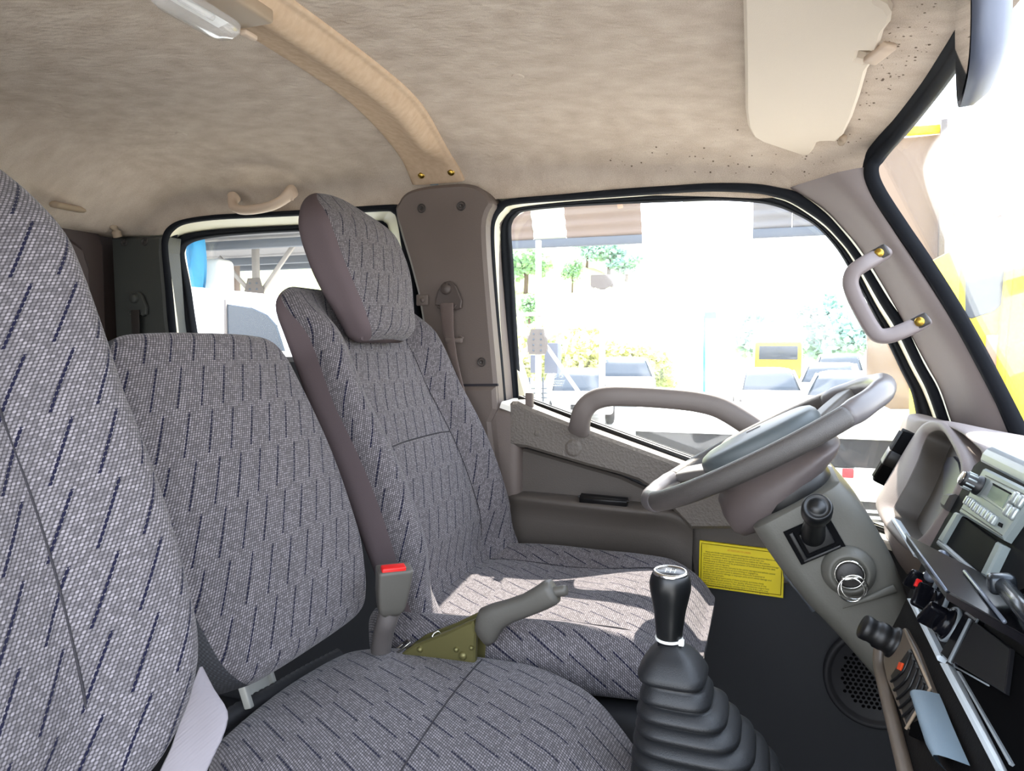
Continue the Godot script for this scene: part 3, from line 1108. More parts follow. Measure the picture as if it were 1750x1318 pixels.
# ============================ seats ====================================================
# A padded block: local x across, y along, z towards its face. o holds
#   b0, b1, w(b) half width, front(s, b) face height, back, r edge radius, corner, end radius
# ring order: face from -x to +x, then +x side, back, -x side.
func padded(o: Dictionary) -> Dictionary:
	var rows := []
	var uvs := []
	var b0: float = o.b0
	var b1: float = o.b1
	var re: float = o.get("end", 0.03)
	var rc: float = o.get("corner", 0.06)
	var r0: float = o.get("r", 0.025)
	var back: float = o.back
	var nf := 34
	var bs := []
	for k in 9:
		bs.append([b0 + re * (1.0 - cos(k / 8.0 * PI * 0.5)), re * (1.0 - sin(k / 8.0 * PI * 0.5))])
	var steps: int = o.get("steps", 40)
	for k in range(1, steps):
		bs.append([lerpf(b0 + re, b1 - re, float(k) / steps), 0.0])
	for k in 9:
		bs.append([b1 - re * (1.0 - cos((8 - k) / 8.0 * PI * 0.5)), re * (1.0 - sin((8 - k) / 8.0 * PI * 0.5))])
	var vlen := 0.0
	var last := Vector2(b0, 0)
	for e in bs:
		var b: float = e[0]
		var inset: float = e[1]
		var w: float = o.w.call(b)
		var d := minf(b - b0, b1 - b)
		var rq: float = o.get("corner0", rc) if b - b0 < b1 - b else rc
		if d < rq:
			w -= rq - sqrt(maxf(0.0, rq * rq - (rq - d) * (rq - d)))
		w = maxf(w, r0 + 0.004)
		var a0: float = o.a0.call(b) if o.has("a0") else 0.0
		var ring := PackedVector3Array()
		var uv := PackedVector2Array()
		vlen += Vector2(b, inset).distance_to(last)
		last = Vector2(b, inset)
		var zmid: float = o.front.call(0.0, b)
		var zb := -back + minf(inset, (zmid + back) * 0.5 - 0.003)
		var fat := maxf(0.004, zmid - minf(inset, (zmid + back) * 0.5 - 0.003) - zb)
		var r := minf(r0, fat * 0.55)
		var rb := minf(0.02, fat * 0.35)
		var wf := w - r
		for i in nf + 1:
			var s := i * 2.0 / nf - 1.0
			var zq: float = o.front.call(s * wf / w, b)
			ring.append(Vector3(a0 + s * wf, b, zq - minf(inset, (zq + back) * 0.5 - 0.003)))
		var zr: float = o.front.call(wf / w, b)
		zr -= minf(inset, (zr + back) * 0.5 - 0.003)
		var zl: float = o.front.call(-wf / w, b)
		zl -= minf(inset, (zl + back) * 0.5 - 0.003)
		for i in range(1, 7):
			var t := PI * 0.5 * (1.0 - i / 6.0)
			ring.append(Vector3(a0 + wf + r * cos(t), b, zr - r + r * sin(t)))
		for i in range(1, 6):
			ring.append(Vector3(a0 + w, b, lerpf(zr - r, zb + rb, i / 5.0)))
		for i in range(1, 5):
			var t := PI * 0.5 * i / 4.0
			ring.append(Vector3(a0 + w - rb + rb * cos(t), b, zb + rb - rb * sin(t)))
		for i in range(1, 8):
			ring.append(Vector3(a0 + lerpf(w - rb, -w + rb, i / 8.0), b, zb))
		for i in range(0, 5):
			var t := PI * 0.5 * (1.0 - i / 4.0)
			ring.append(Vector3(a0 - w + rb - rb * cos(t), b, zb + rb - rb * sin(t)))
		for i in range(1, 6):
			ring.append(Vector3(a0 - w, b, lerpf(zb + rb, zl - r, i / 5.0)))
		for i in range(1, 6):
			var t := PI * 0.5 * i / 6.0
			ring.append(Vector3(a0 - wf - r * cos(t), b, zl - r + r * sin(t)))
		# unroll the ring for the cloth, measured from the middle of the face
		var u := PackedFloat32Array()
		u.resize(ring.size())
		var run := 0.0
		for i in range(nf / 2 + 1, ring.size()):
			if i < ring.size() - 11:
				run += ring[i].distance_to(ring[i - 1])
				u[i] = run
		run = 0.0
		var i2 := nf / 2 - 1
		var prev := ring[nf / 2]
		for k in nf / 2 + 11:
			var idx := (i2 - k + ring.size()) % ring.size()
			run -= ring[idx].distance_to(prev)
			prev = ring[idx]
			u[idx] = run
		for i in ring.size():
			uv.append(Vector2((u[i] + a0 + o.get("u0", 0.0)) / 0.152, -(vlen + o.get("v0", 0.0)) / 0.248))
		rows.append(ring)
		uvs.append(uv)
	return {"rows": rows, "uv": uvs, "nf": nf}

# faces of a padded block between two ring places, as a mesh
func padded_mesh(g: Geo, p: Dictionary, xf: Transform3D, from: int, to: int, ends := true) -> void:
	var rows := []
	var uvs := []
	var n: int = p.rows[0].size()
	for k in p.rows.size():
		var line := PackedVector3Array()
		var uv := PackedVector2Array()
		for i in range(from, to + 1):
			line.append(xf * p.rows[k][posmod(i, n)])
			uv.append(p.uv[k][posmod(i, n)])
		rows.append(line)
		uvs.append(uv)
	g.grid(rows, false, uvs)
	if ends:
		for k in [0, p.rows.size() - 1]:
			var ring := PackedVector3Array()
			for q in p.rows[k]:
				ring.append(xf * q)
			var mid := Vector3.ZERO
			for q in ring:
				mid += q / ring.size()
			for i in ring.size():
				var j := (i + 1) % ring.size()
				for q in [[mid, Vector2(0.17, 0.52)], [ring[i], p.rows[k][i]], [ring[j], p.rows[k][j]]]:
					g.v(q[0], q[1] if q[1] is Vector2 else Vector2(q[1].x / 0.184, 0.02 + q[1].z / 0.248))

func back_frame(x0: float, y0: float, zd: float, tilt_deg: float) -> Transform3D:
	var t := deg_to_rad(tilt_deg)
	return Transform3D(Basis(Vector3(0, 0, -1), Vector3(-sin(t), cos(t), 0), Vector3(cos(t), sin(t), 0)), Vector3(x0, y0, -zd))

func seat_frame(x0: float, y0: float, zd: float, pitch_deg: float) -> Transform3D:
	var t := deg_to_rad(pitch_deg)
	return Transform3D(Basis(Vector3(0, 0, 1), Vector3(cos(t), sin(t), 0), Vector3(-sin(t), cos(t), 0)), Vector3(x0, y0, -zd))

func bolster(s: float, edge: float, rise: float) -> float:
	var k := clampf((absf(s) - edge) / (1.0 - edge), 0.0, 1.0)
	return rise * sin(minf(k * 1.15, 1.0) * PI * 0.5) - 0.002 * exp(-pow((absf(s) - edge) / 0.07, 2.0))

func seam_line(called: String, xf: Transform3D, list: Array, parent: Node3D, m: Material, r := 0.0011) -> void:
	var p := PackedVector3Array()
	for q in list:
		p.append(xf * Vector3(q[0], q[1], q[2]))
	var g := Geo.new()
	g.tube(spline(p, 8), r, 6)
	part(called, g, m, parent)

func bucket_seat(called: String, label: String, x0: float, y0: float, zd: float, tilt: float, o: Dictionary) -> Node3D:
	var seat := thing(called, label, "seat", Vector3(x0 + 0.25, -0.95, -zd))
	var xf := back_frame(x0, y0, zd, tilt)
	var hw: float = o.hw
	var top: float = o.top
	var face := func(s: float, b: float) -> float:
		var lift := bolster(s, 0.56, 0.040) * smoothstep(top, top - 0.12, b)
		return -0.032 + lift + 0.012 * sin(clampf((b - 0.05) / 0.3, 0.0, 1.0) * PI) - 0.016 * smoothstep(top - 0.16, top, b) - 0.02 * smoothstep(0.08, 0.0, b)
	var width := func(b: float) -> float:
		return hw - 0.012 * smoothstep(top - 0.26, top - 0.02, b) - o.get("waist", 0.0) * smoothstep(0.12, 0.0, b)
	var blk := padded({"b0": o.get("b0", 0.0), "b1": top, "w": width, "front": face, "back": 0.085, "r": 0.030, "corner": 0.060, "corner0": o.get("corner0", 0.06), "end": 0.030, "steps": 44, "u0": 0.02})
	var n: int = blk.rows[0].size()
	var g := Geo.new()
	padded_mesh(g, blk, xf, -7, 34 + 8, true)
	var back := part("backrest", g, M.weave, seat)
	g = Geo.new()
	padded_mesh(g, blk, xf, 34 + 8, n - 7, false)
	part("side_panel", g, M.plain, back, "plain dark side cloth")
	# seams between the middle field and the bolsters
	for sgn in [-1.0, 1.0]:
		var line := []
		for k in 9:
			var b := lerpf(0.02, top - 0.10, k / 8.0)
			var s: float = 0.56 * sgn
			line.append([s * width.call(b), b, face.call(s, b) + 0.0008])
		seam_line("seam", xf, line, back, M.seam, 0.0013)
	if o.get("cross_seam", 0.0) > 0.0:
		var line := []
		for k in 7:
			var s := lerpf(-0.56, 0.56, k / 6.0)
			var b: float = o.cross_seam + 0.012 * (1.0 - s * s)
			line.append([s * width.call(b), b, face.call(s, b) + 0.0006])
		seam_line("seam", xf, line, back, M.seam, 0.0013)
	# hooded headrest whose patterned flap hangs over the backrest
	var hb0: float = o.head0
	var hb1: float = o.head1
	var hface := func(s: float, b: float) -> float:
		var f := (b - hb0) / (hb1 - hb0)
		return 0.030 + 0.020 * sin(clampf(f, 0.0, 1.0) * PI * 0.9) - 0.010 * s * s - 0.034 * smoothstep(0.66, 1.02, f)
	var hwid := func(b: float) -> float:
		var f := (b - hb0) / (hb1 - hb0)
		return lerpf(0.098, 0.137, smoothstep(0.0, 0.5, f)) - 0.026 * smoothstep(0.6, 1.0, f)
	var hd := padded({"b0": hb0, "b1": hb1, "w": hwid, "front": hface, "back": 0.030, "r": 0.020, "corner": 0.095, "corner0": 0.03, "end": 0.024, "steps": 30, "a0": func(b: float) -> float: return -0.030 + 0.022 * (b - hb0) / (hb1 - hb0), "u0": 0.05, "v0": 0.03})
	n = hd.rows[0].size()
	g = Geo.new()
	padded_mesh(g, hd, xf, -2, 34 + 3, false)
	var head := part("headrest", g, M.weave, seat)
	g = Geo.new()
	padded_mesh(g, hd, xf, 34 + 3, n - 2, true)
	part("side_panel", g, M.plain, head, "plain dark side cloth")
	# cushion
	var cx: Dictionary = o.cushion
	var cf := seat_frame(cx.x0, cx.y, cx.zd, cx.pitch)
	var clen: float = cx.len
	var chw: float = cx.hw
	var cface := func(s: float, b: float) -> float:
		return bolster(s, 0.62, 0.022) * smoothstep(clen, clen - 0.2, b) - 0.03 * smoothstep(clen - 0.10, clen, b) + 0.006 * sin(b * 21.0 + s * 2.0) * (1.0 - s * s)
	var cw := func(b: float) -> float:
		return chw + 0.006 * sin(b * 9.0)
	var cb := padded({"b0": 0.0, "b1": clen, "w": cw, "front": cface, "back": 0.075, "r": 0.045, "corner": 0.085, "end": 0.05, "steps": 36, "u0": 0.03})
	g = Geo.new()
	padded_mesh(g, cb, cf, 0, cb.rows[0].size(), true)
	var cu := part("cushion", g, M.weave, seat)
	for sgn in [-1.0, 1.0]:
		var line := []
		for k in 9:
			var b := lerpf(0.03, clen - 0.05, k / 8.0)
			line.append([0.62 * sgn * chw, b, cface.call(0.62 * sgn, b) + 0.0006])
		seam_line("seam", cf, line, cu, M.seam, 0.0012)
	# plinth
	g = Geo.new()
	g.rbox(move(Vector3(cx.x0 + clen * 0.47, -0.735, -cx.zd)), Vector3(clen * 0.90, 0.44, chw * 1.94), 0.03)
	part("seat_base", g, M.base, seat)
	return seat

func build_seats() -> void:
	var driver := bucket_seat("bucket_seat", "far grey woven bucket seat by the driver's door, tall headrest, sunlit cushion", -0.494, -0.40, 1.270, 23.9, {
		"hw": 0.232, "top": 0.578, "b0": -0.07, "cross_seam": 0.245, "head0": 0.447, "head1": 0.762,
		"cushion": {"x0": -0.62, "y": -0.443, "zd": 1.250, "pitch": 2.0, "len": 0.535, "hw": 0.246}})
	frayed_hole(driver)
	bucket_seat("bucket_seat", "nearest seat at the left edge, big grey woven backrest with navy broken stripes", -0.466, -0.365, 0.305, 18.9, {
		"hw": 0.247, "top": 0.605, "corner0": 0.12, "head0": 0.45, "head1": 0.76,
		"cushion": {"x0": -0.50, "y": -0.475, "zd": 0.335, "pitch": 2.0, "len": 0.47, "hw": 0.245}})
	# ---- the narrow middle seat with its low back
	var seat := thing("low_back_seat", "narrow middle seat with a low backrest and no headrest, between the two tall seats", "seat", Vector3(-0.35, -0.95, -0.815))
	var xf := back_frame(-0.556, -0.377, 0.822, 22.8)
	var face := func(s: float, b: float) -> float:
		return 0.004 - 0.012 * pow(absf(s), 3.0) + 0.014 * sin(clampf(b / 0.42, 0.0, 1.0) * PI)
	var width := func(b: float) -> float:
		return 0.178 - 0.010 * smoothstep(0.2, 0.43, b) - 0.020 * smoothstep(0.10, 0.0, b)
	var blk := padded({"b0": -0.018, "b1": 0.432, "w": width, "front": face, "back": 0.095, "r": 0.018, "corner": 0.055, "end": 0.02, "steps": 40, "v0": 0.004})
	var n: int = blk.rows[0].size()
	var g := Geo.new()
	padded_mesh(g, blk, xf, -4, 34 + 6, true)
	var back := part("backrest", g, M.weave, seat)
	g = Geo.new()
	padded_mesh(g, blk, xf, 34 + 6, n - 4, false)
	part("side_panel", g, M.mesh_side, back, "dark grey netted side strip")
	var pipe := []
	for k in 15:
		var b := lerpf(0.02, 0.415, k / 14.0)
		var d: float = minf(b + 0.005, 0.432 - b)
		var w: float = width.call(b) - (0.055 - sqrt(maxf(0.0, 0.055 * 0.055 - (0.055 - d) * (0.055 - d))) if d < 0.055 else 0.0)
		pipe.append([-w + 0.004, b, face.call(-1.0, b) - 0.012])
	seam_line("piping", xf, pipe, back, M.seam, 0.0014)
	# cushion
	var cf := seat_frame(-0.63, -0.468, 0.815, 1.5)
	var cface := func(s: float, b: float) -> float:
		return 0.012 * (1.0 - s * s) - 0.055 * smoothstep(0.40, 0.56, b) + 0.006 * sin(b * 8.0)
	var cw := func(b: float) -> float:
		return 0.188 - 0.058 * smoothstep(0.30, 0.54, b)
	var ca := func(b: float) -> float:
		return 0.052 * smoothstep(0.30, 0.54, b)
	var cb := padded({"a0": ca, "b0": 0.0, "b1": 0.545, "w": cw, "front": cface, "back": 0.12, "r": 0.03, "corner": 0.12, "end": 0.05, "steps": 40, "u0": 0.01, "v0": 0.05})
	g = Geo.new()
	padded_mesh(g, cb, cf, 0, cb.rows[0].size(), true)
	var cu := part("cushion", g, M.weave, seat)
	var line := []
	for k in 13:
		var s := lerpf(-0.98, 0.98, k / 12.0)
		var b := 0.262 + 0.012 * s
		line.append([s * 0.158, b, cface.call(s * 0.84, b) + 0.0003])
	seam_line("seam", cf, line, cu, M.seam, 0.0011)
	g = Geo.new()
	g.rbox(move(Vector3(-0.40, -0.80, -0.815)), Vector3(0.42, 0.36, 0.30), 0.03)
	part("seat_base", g, M.base, seat)
	# hinge bracket and hose in the gap behind the cushion
	g = Geo.new()
	g.rbox(Transform3D(Basis.from_euler(Vector3(0, 0, deg_to_rad(20))), at(436, 1172, 0.84)), Vector3(0.008, 0.055, 0.05), 0.002)
	g.rbox(Transform3D(Basis.from_euler(Vector3(0, 0, deg_to_rad(20))), at(417, 1180, 0.80)), Vector3(0.012, 0.05, 0.008), 0.002)
	g.rbox(Transform3D(Basis.from_euler(Vector3(0, 0, deg_to_rad(20))), at(463, 1160, 0.88)), Vector3(0.012, 0.05, 0.008), 0.002)
	part("hinge_bracket", g, M.bracket, seat, "pale metal hinge bracket")
	g = Geo.new()
	var hose := spline(PackedVector3Array([at(330, 1275, 0.73), at(400, 1222, 0.79), at(470, 1183, 0.86), at(530, 1148, 0.93), at(580, 1122, 0.98)]), 14)
	var sc := []
	for i in hose.size():
		sc.append(1.0 if i % 2 == 0 else 0.86)
	g.tube(hose, 0.013, 12, Vector3(0.13, 0.9, 0.31), false, sc)
	part("ribbed_hose", g, M.base, seat)

func frayed_hole(seat: Node3D) -> void:
	# worn hole with loose threads on the far bolster of the sunlit cushion
	var rng := RandomNumberGenerator.new()
	rng.seed = 3
	var c := at(995, 988, 1.435)
	var g := Geo.new()
	var ring := PackedVector3Array()
	for i in 12:
		var t := TAU * i / 12.0
		ring.append(c + Vector3(cos(t) * 0.014 * rng.randf_range(0.7, 1.2), 0.004 + 0.005 * sin(t * 2.0), sin(t) * 0.008 * rng.randf_range(0.7, 1.2)))
	g.cap(ring)
	g.tube(ring, 0.0018, 6, Vector3.UP, true)
	part("worn_hole", g, M.foam, seat, "frayed hole showing the foam")
	g = Geo.new()
	for i in 16:
		var a := c + Vector3(rng.randf_range(-0.015, 0.015), 0.004, rng.randf_range(-0.008, 0.008))
		var b := a + Vector3(rng.randf_range(-0.02, 0.025), rng.randf_range(0.002, 0.018), rng.randf_range(-0.012, 0.012))
		g.tube(spline(PackedVector3Array([a, (a + b) * 0.5 + Vector3(0, 0.006, 0), b]), 4), 0.00045, 4)
	var th := part("loose_thread", g, M.thread, seat)
	th.set_meta("kind", "stuff")

# ============================ steering ===================================================
const TILT := 29.3

func build_wheel() -> void:
	var c := Vector3(-0.006, -0.158, -1.252)
	var t := deg_to_rad(TILT)
	var e1 := Vector3(cos(t), sin(t), 0)
	var e2 := Vector3(0, 0, 1)
	var up := Vector3(-sin(t), cos(t), 0)
	var wheel := thing("steering_wheel", "grey steering wheel seen from its edge in front of the driver's seat", "steering wheel", c)
	var R := 0.2
	var rim := func(a0: float, a1: float, n: int, swell: float) -> Geo:
		var p := PackedVector3Array()
		var sc := []
		for i in n + 1:
			var a := lerpf(a0, a1, float(i) / n)
			p.append(c + e1 * R * cos(a) + e2 * R * sin(a))
			var f := float(i) / n
			var bump: float = 1.0 + swell * (0.10 * smoothstep(0.0, 0.06, f) * smoothstep(1.0, 0.94, f) + 0.035 * sin(f * PI * 9.0) * smoothstep(0.0, 0.1, f) * smoothstep(1.0, 0.9, f))
			sc.append(bump)
		var g := Geo.new()
		g.sweep(p, Geo.oval(0.0148, 0.0160, 18), up, false, true, sc)
		return g
	# four lengths: two textured sides, smooth front (top) with finger swells, smooth rear
	part("rim_grip", rim.call(deg_to_rad(52), deg_to_rad(150), 60, 0.0), M.rim_grip, wheel, "finely textured grip")
	part("rim_grip", rim.call(deg_to_rad(210), deg_to_rad(308), 60, 0.0), M.rim_grip, wheel, "finely textured grip")
	part("rim_grip", rim.call(deg_to_rad(-52), deg_to_rad(52), 60, 1.0), M.rim_smooth, wheel, "smooth grip with finger swells")
	part("rim_grip", rim.call(deg_to_rad(150), deg_to_rad(210), 30, 0.6), M.rim_smooth, wheel, "smooth grip")
	# hub pad
	var rows := []
	for q in [[0.60, -0.040], [0.95, -0.034], [1.0, -0.020], [1.0, 0.004], [0.985, 0.013], [0.94, 0.019], [0.84, 0.0225], [0.6, 0.0245], [0.3, 0.0255], [0.02, 0.026]]:
		var line := PackedVector3Array()
		for v in Geo.oval(0.100, 0.082, 44, 2.7):
			line.append(c + e1 * v.x * q[0] + e2 * v.y * q[0] + up * q[1])
		rows.append(line)
	var g := Geo.new()
	g.loft(rows)
	var hub := part("horn_pad", g, M.hub, wheel, "dark grey padded horn button")
	# raised emblem plate and slots on the pad
	g = Geo.new()
	g.prism(pts([[-0.012, -0.010], [0.012, -0.010], [0.012, 0.010], [-0.012, 0.010]]), Transform3D(Basis(e1, e2, up), c + up * 0.0235), 0.004, 0.001)
	part("badge_plate", g, M.rim_smooth, hub)
	# spokes
	for a in [deg_to_rad(35), deg_to_rad(-35), deg_to_rad(145), deg_to_rad(215)]:
		var d := e1 * cos(a) + e2 * sin(a)
		g = Geo.new()
		var path := spline(PackedVector3Array([c + d * 0.06 - up * 0.018, c + d * 0.105 - up * 0.014, c + d * 0.15 - up * 0.006, c + d * 0.192]), 5)
		g.sweep(path, Geo.rrect(0.023, 0.0085, 0.007, 4), up, false, true, [])
		part("spoke", g, M.spoke, wheel)
	# ------- column cover
	var ax := -up                                   # down the column
	var sx := e1                                     # across, forwards
	var col := thing("steering_column", "grey-green plastic steering column cover with a black stalk and ignition lock", "steering column", c + ax * 0.2)
	# upper shroud: a shallow bowl under the wheel
	rows = []
	for q in [[0.026, 0.060, 0.060], [0.032, 0.088, 0.090], [0.042, 0.101, 0.108], [0.056, 0.106, 0.113], [0.070, 0.104, 0.111], [0.082, 0.094, 0.102], [0.090, 0.078, 0.088], [0.092, 0.05, 0.06]]:
		var line := PackedVector3Array()
		for v in Geo.oval(q[1], q[2], 40, 2.8):
			var k := 1.0 + 0.10 * clampf(v.x / 0.12, -1.0, 1.0)
			line.append(c + ax * (q[0] + 0.034 * clampf(-v.x / 0.10, -0.7, 1.0) * smoothstep(0.03, 0.08, q[0])) + sx * v.x + e2 * v.y * k)
		rows.append(line)
	g = Geo.new()
	g.loft(rows)
	part("shroud", g, M.shroud, col, "mauve-grey bowl-shaped shroud under the wheel")
	# lower cover: a tapering box with flat sides towards the seats, steeper than the wheel's own axis
	var a2 := Vector3(0.545, -0.838, 0)
	var s2 := Vector3(0.838, 0.545, 0)
	var c2 := Vector3(0.041, -0.23, -1.252)
	g = Geo.new()
	var jr := []
	for q in [[-0.03, 0.066], [0.012, 0.064]]:
		var line := PackedVector3Array()
		for v in Geo.oval(q[1], 0.108, 32, 3.0):
			line.append(c2 + a2 * q[0] + s2 * v.x + e2 * v.y)
		jr.append(line)
	g.loft(jr)
	part("joint", g, M.black, col)
	rows = []
	for q in [[0.0, 0.060, 0.112, 0.0], [0.004, 0.068, 0.120, 0.0], [0.012, 0.071, 0.122, 0.0], [0.07, 0.073, 0.123, 0.004], [0.13, 0.068, 0.122, 0.004], [0.17, 0.060, 0.120, 0.004], [0.21, 0.053, 0.117, 0.004], [0.27, 0.047, 0.112, 0.006], [0.34, 0.044, 0.106, 0.010], [0.44, 0.042, 0.10, 0.014]]:
		var line := PackedVector3Array()
		for v in Geo.rrect(q[1], q[2], 0.026, 6):
			line.append(c2 + a2 * q[0] + s2 * (v.x + q[3]) + e2 * v.y)
		rows.append(line)
	var smooth := []
	for j in rows[0].size():
		var cl := PackedVector3Array()
		for r in rows:
			cl.append(r[j])
		smooth.append(spline(cl, 4))
	var across := []
	for i in smooth[0].size():
		var line := PackedVector3Array()
		for j in smooth.size():
			line.append(smooth[j][i])
		across.append(line)
	g = Geo.new()
	g.loft(across)
	var cover := part("column_cover", g, M.column, col)
	# --- stalk in its square well
	var side := Vector3(0, 0, 1)
	var well := at(1391, 921, 1.128)
	var wf := Transform3D(Basis(sx, -ax, side), well)
	g = Geo.new()
	g.prism(pts([[-0.033, -0.026], [0.033, -0.026], [0.033, 0.026], [-0.033, 0.026]]), wf, 0.004, 0.001)
	var pl := part("stalk_well", g, M.dull_black, cover)
	g = Geo.new()
	g.rbox(Transform3D(wf.basis, well + side * 0.005 + sx * 0.004), Vector3(0.040, 0.030, 0.008), 0.002)
	g.rbox(Transform3D(wf.basis, well + side * 0.005 - sx * 0.024), Vector3(0.007, 0.044, 0.008), 0.002)
	g.rbox(Transform3D(wf.basis, well + side * 0.005 - ax * -0.022), Vector3(0.056, 0.005, 0.008), 0.002)
	part("gate_plate", g, M.black, pl)
	g = Geo.new()
	var tip := at(1397, 866, 1.03)
	var foot := at(1389, 915, 1.125)
	var dirn := (tip - foot).normalized()
	var L := tip.distance_to(foot)
	g.lathe(frame(foot, dirn), [[0.017, 0.0], [0.0155, L * 0.2], [0.0135, L * 0.55], [0.014, L * 0.72], [0.018, L * 0.74], [0.0195, L * 0.80], [0.0195, L * 0.97], [0.0175, L * 1.0], [0.0155, L * 1.005], [0.0150, L * 0.995], [0.0105, L * 0.995], [0.0100, L * 1.015], [0.0001, L * 1.018]], 26)
	part("stalk", g, M.stalk, cover, "black round-ended switch stalk")
	# --- ignition lock
	var lk := at(1451, 979, 1.118)
	var lf := Transform3D(Basis(sx, side, ax), lk)
	g = Geo.new()
	g.lathe(lf, [[0.036, -0.010], [0.034, 0.0], [0.028, 0.006], [0.0255, 0.0085], [0.023, 0.0075], [0.022, 0.004], [0.019, 0.0035], [0.0185, 0.0065], [0.0001, 0.0065]], 32)
	var lock := part("ignition_lock", g, M.column, cover)
	g = Geo.new()
	g.lathe(lf, [[0.0205, 0.004], [0.0205, 0.0105], [0.0190, 0.0115], [0.0180, 0.0105], [0.0175, 0.0075]], 28)
	part("lock_ring", g, M.chrome, lock, "bright ring round the key slot")
	g = Geo.new()
	g.lathe(lf, [[0.0172, 0.004], [0.0170, 0.010], [0.0150, 0.0115], [0.0001, 0.0115]], 24)
	part("lock_face", g, M.dash_dark, lock)
	# raised fold across the cover below the lock
	g = Geo.new()
	var ra := at(1440, 1040, 1.122)
	var rb := at(1530, 1006, 1.122)
	g.sweep(PackedVector3Array([ra, ra.lerp(rb, 0.5), rb]), Geo.oval(0.005, 0.003, 10), side, false, true, [0.1, 0.8, 1.2])
	part("fold", g, M.column, cover)
	# key with its split ring
	var key := thing("ignition_key", "key in the ignition lock with two wire split rings hanging from it", "key", lk + side * 0.012)
	g = Geo.new()
	var kf := Transform3D(Basis(sx.rotated(side, -0.35), -ax.rotated(side, -0.35), side), lk)
	g.rbox(Transform3D(kf.basis, lk + side * 0.020), Vector3(0.024, 0.0055, 0.020), 0.002)
	part("key_head", g, M.chrome, key)
	for k in 2:
		g = Geo.new()
		var rc := lk + side * (0.030 + 0.001 * k) - Vector3(0, 0.011 + 0.004 * k, 0) + Vector3(0.004 - 0.004 * k, 0, 0)
		var loop := PackedVector3Array()
		for i in 32:
			var a := TAU * i / 32.0
			loop.append(rc + Vector3(cos(a) * 0.0165, sin(a) * 0.0165, 0.002 * sin(a * 2.0 + k)))
		g.tube(loop, 0.00115, 8, Vector3(0, 0, 1), true)
		part("split_ring", g, M.chrome, key)

# ============================ dashboard ==================================================
# The instrument wall leans: one plane carries cluster, radio, heater knobs and lower trim.
var SF := Transform3D(Basis(Vector3(0, 0, 1), Vector3(0.4265, 0.9045, 0), Vector3(-0.9045, 0.4265, 0)), Vector3(0.2056, -0.245, -1.05))

func on_stack(px: float, py: float, lift := 0.0) -> Vector3:
	var d := ray(px, py)
	var o := SF.origin + SF.basis.z * lift
	return d * (o.dot(SF.basis.z) / d.dot(SF.basis.z))

func stack_out(list: Array, lift := 0.0) -> PackedVector2Array:      # pixel pairs -> outline in the plane of the instrument wall
	var o := PackedVector2Array()
	var inv := SF.affine_inverse()
	for p in list:
		var q := inv * on_stack(p[0], p[1], lift)
		o.append(Vector2(q.x, q.y))
	return o

func lifted(h: float) -> Transform3D:
	return Transform3D(SF.basis, SF.origin + SF.basis.z * h)

func plate(called: String, list: Array, lift: float, depth: float, bevel: float, m: Material, parent: Node3D, label := "") -> MeshInstance3D:
	var g := Geo.new()
	g.prism(stack_out(list, lift), lifted(lift - depth), depth, bevel)
	return part(called, g, m, parent, label)

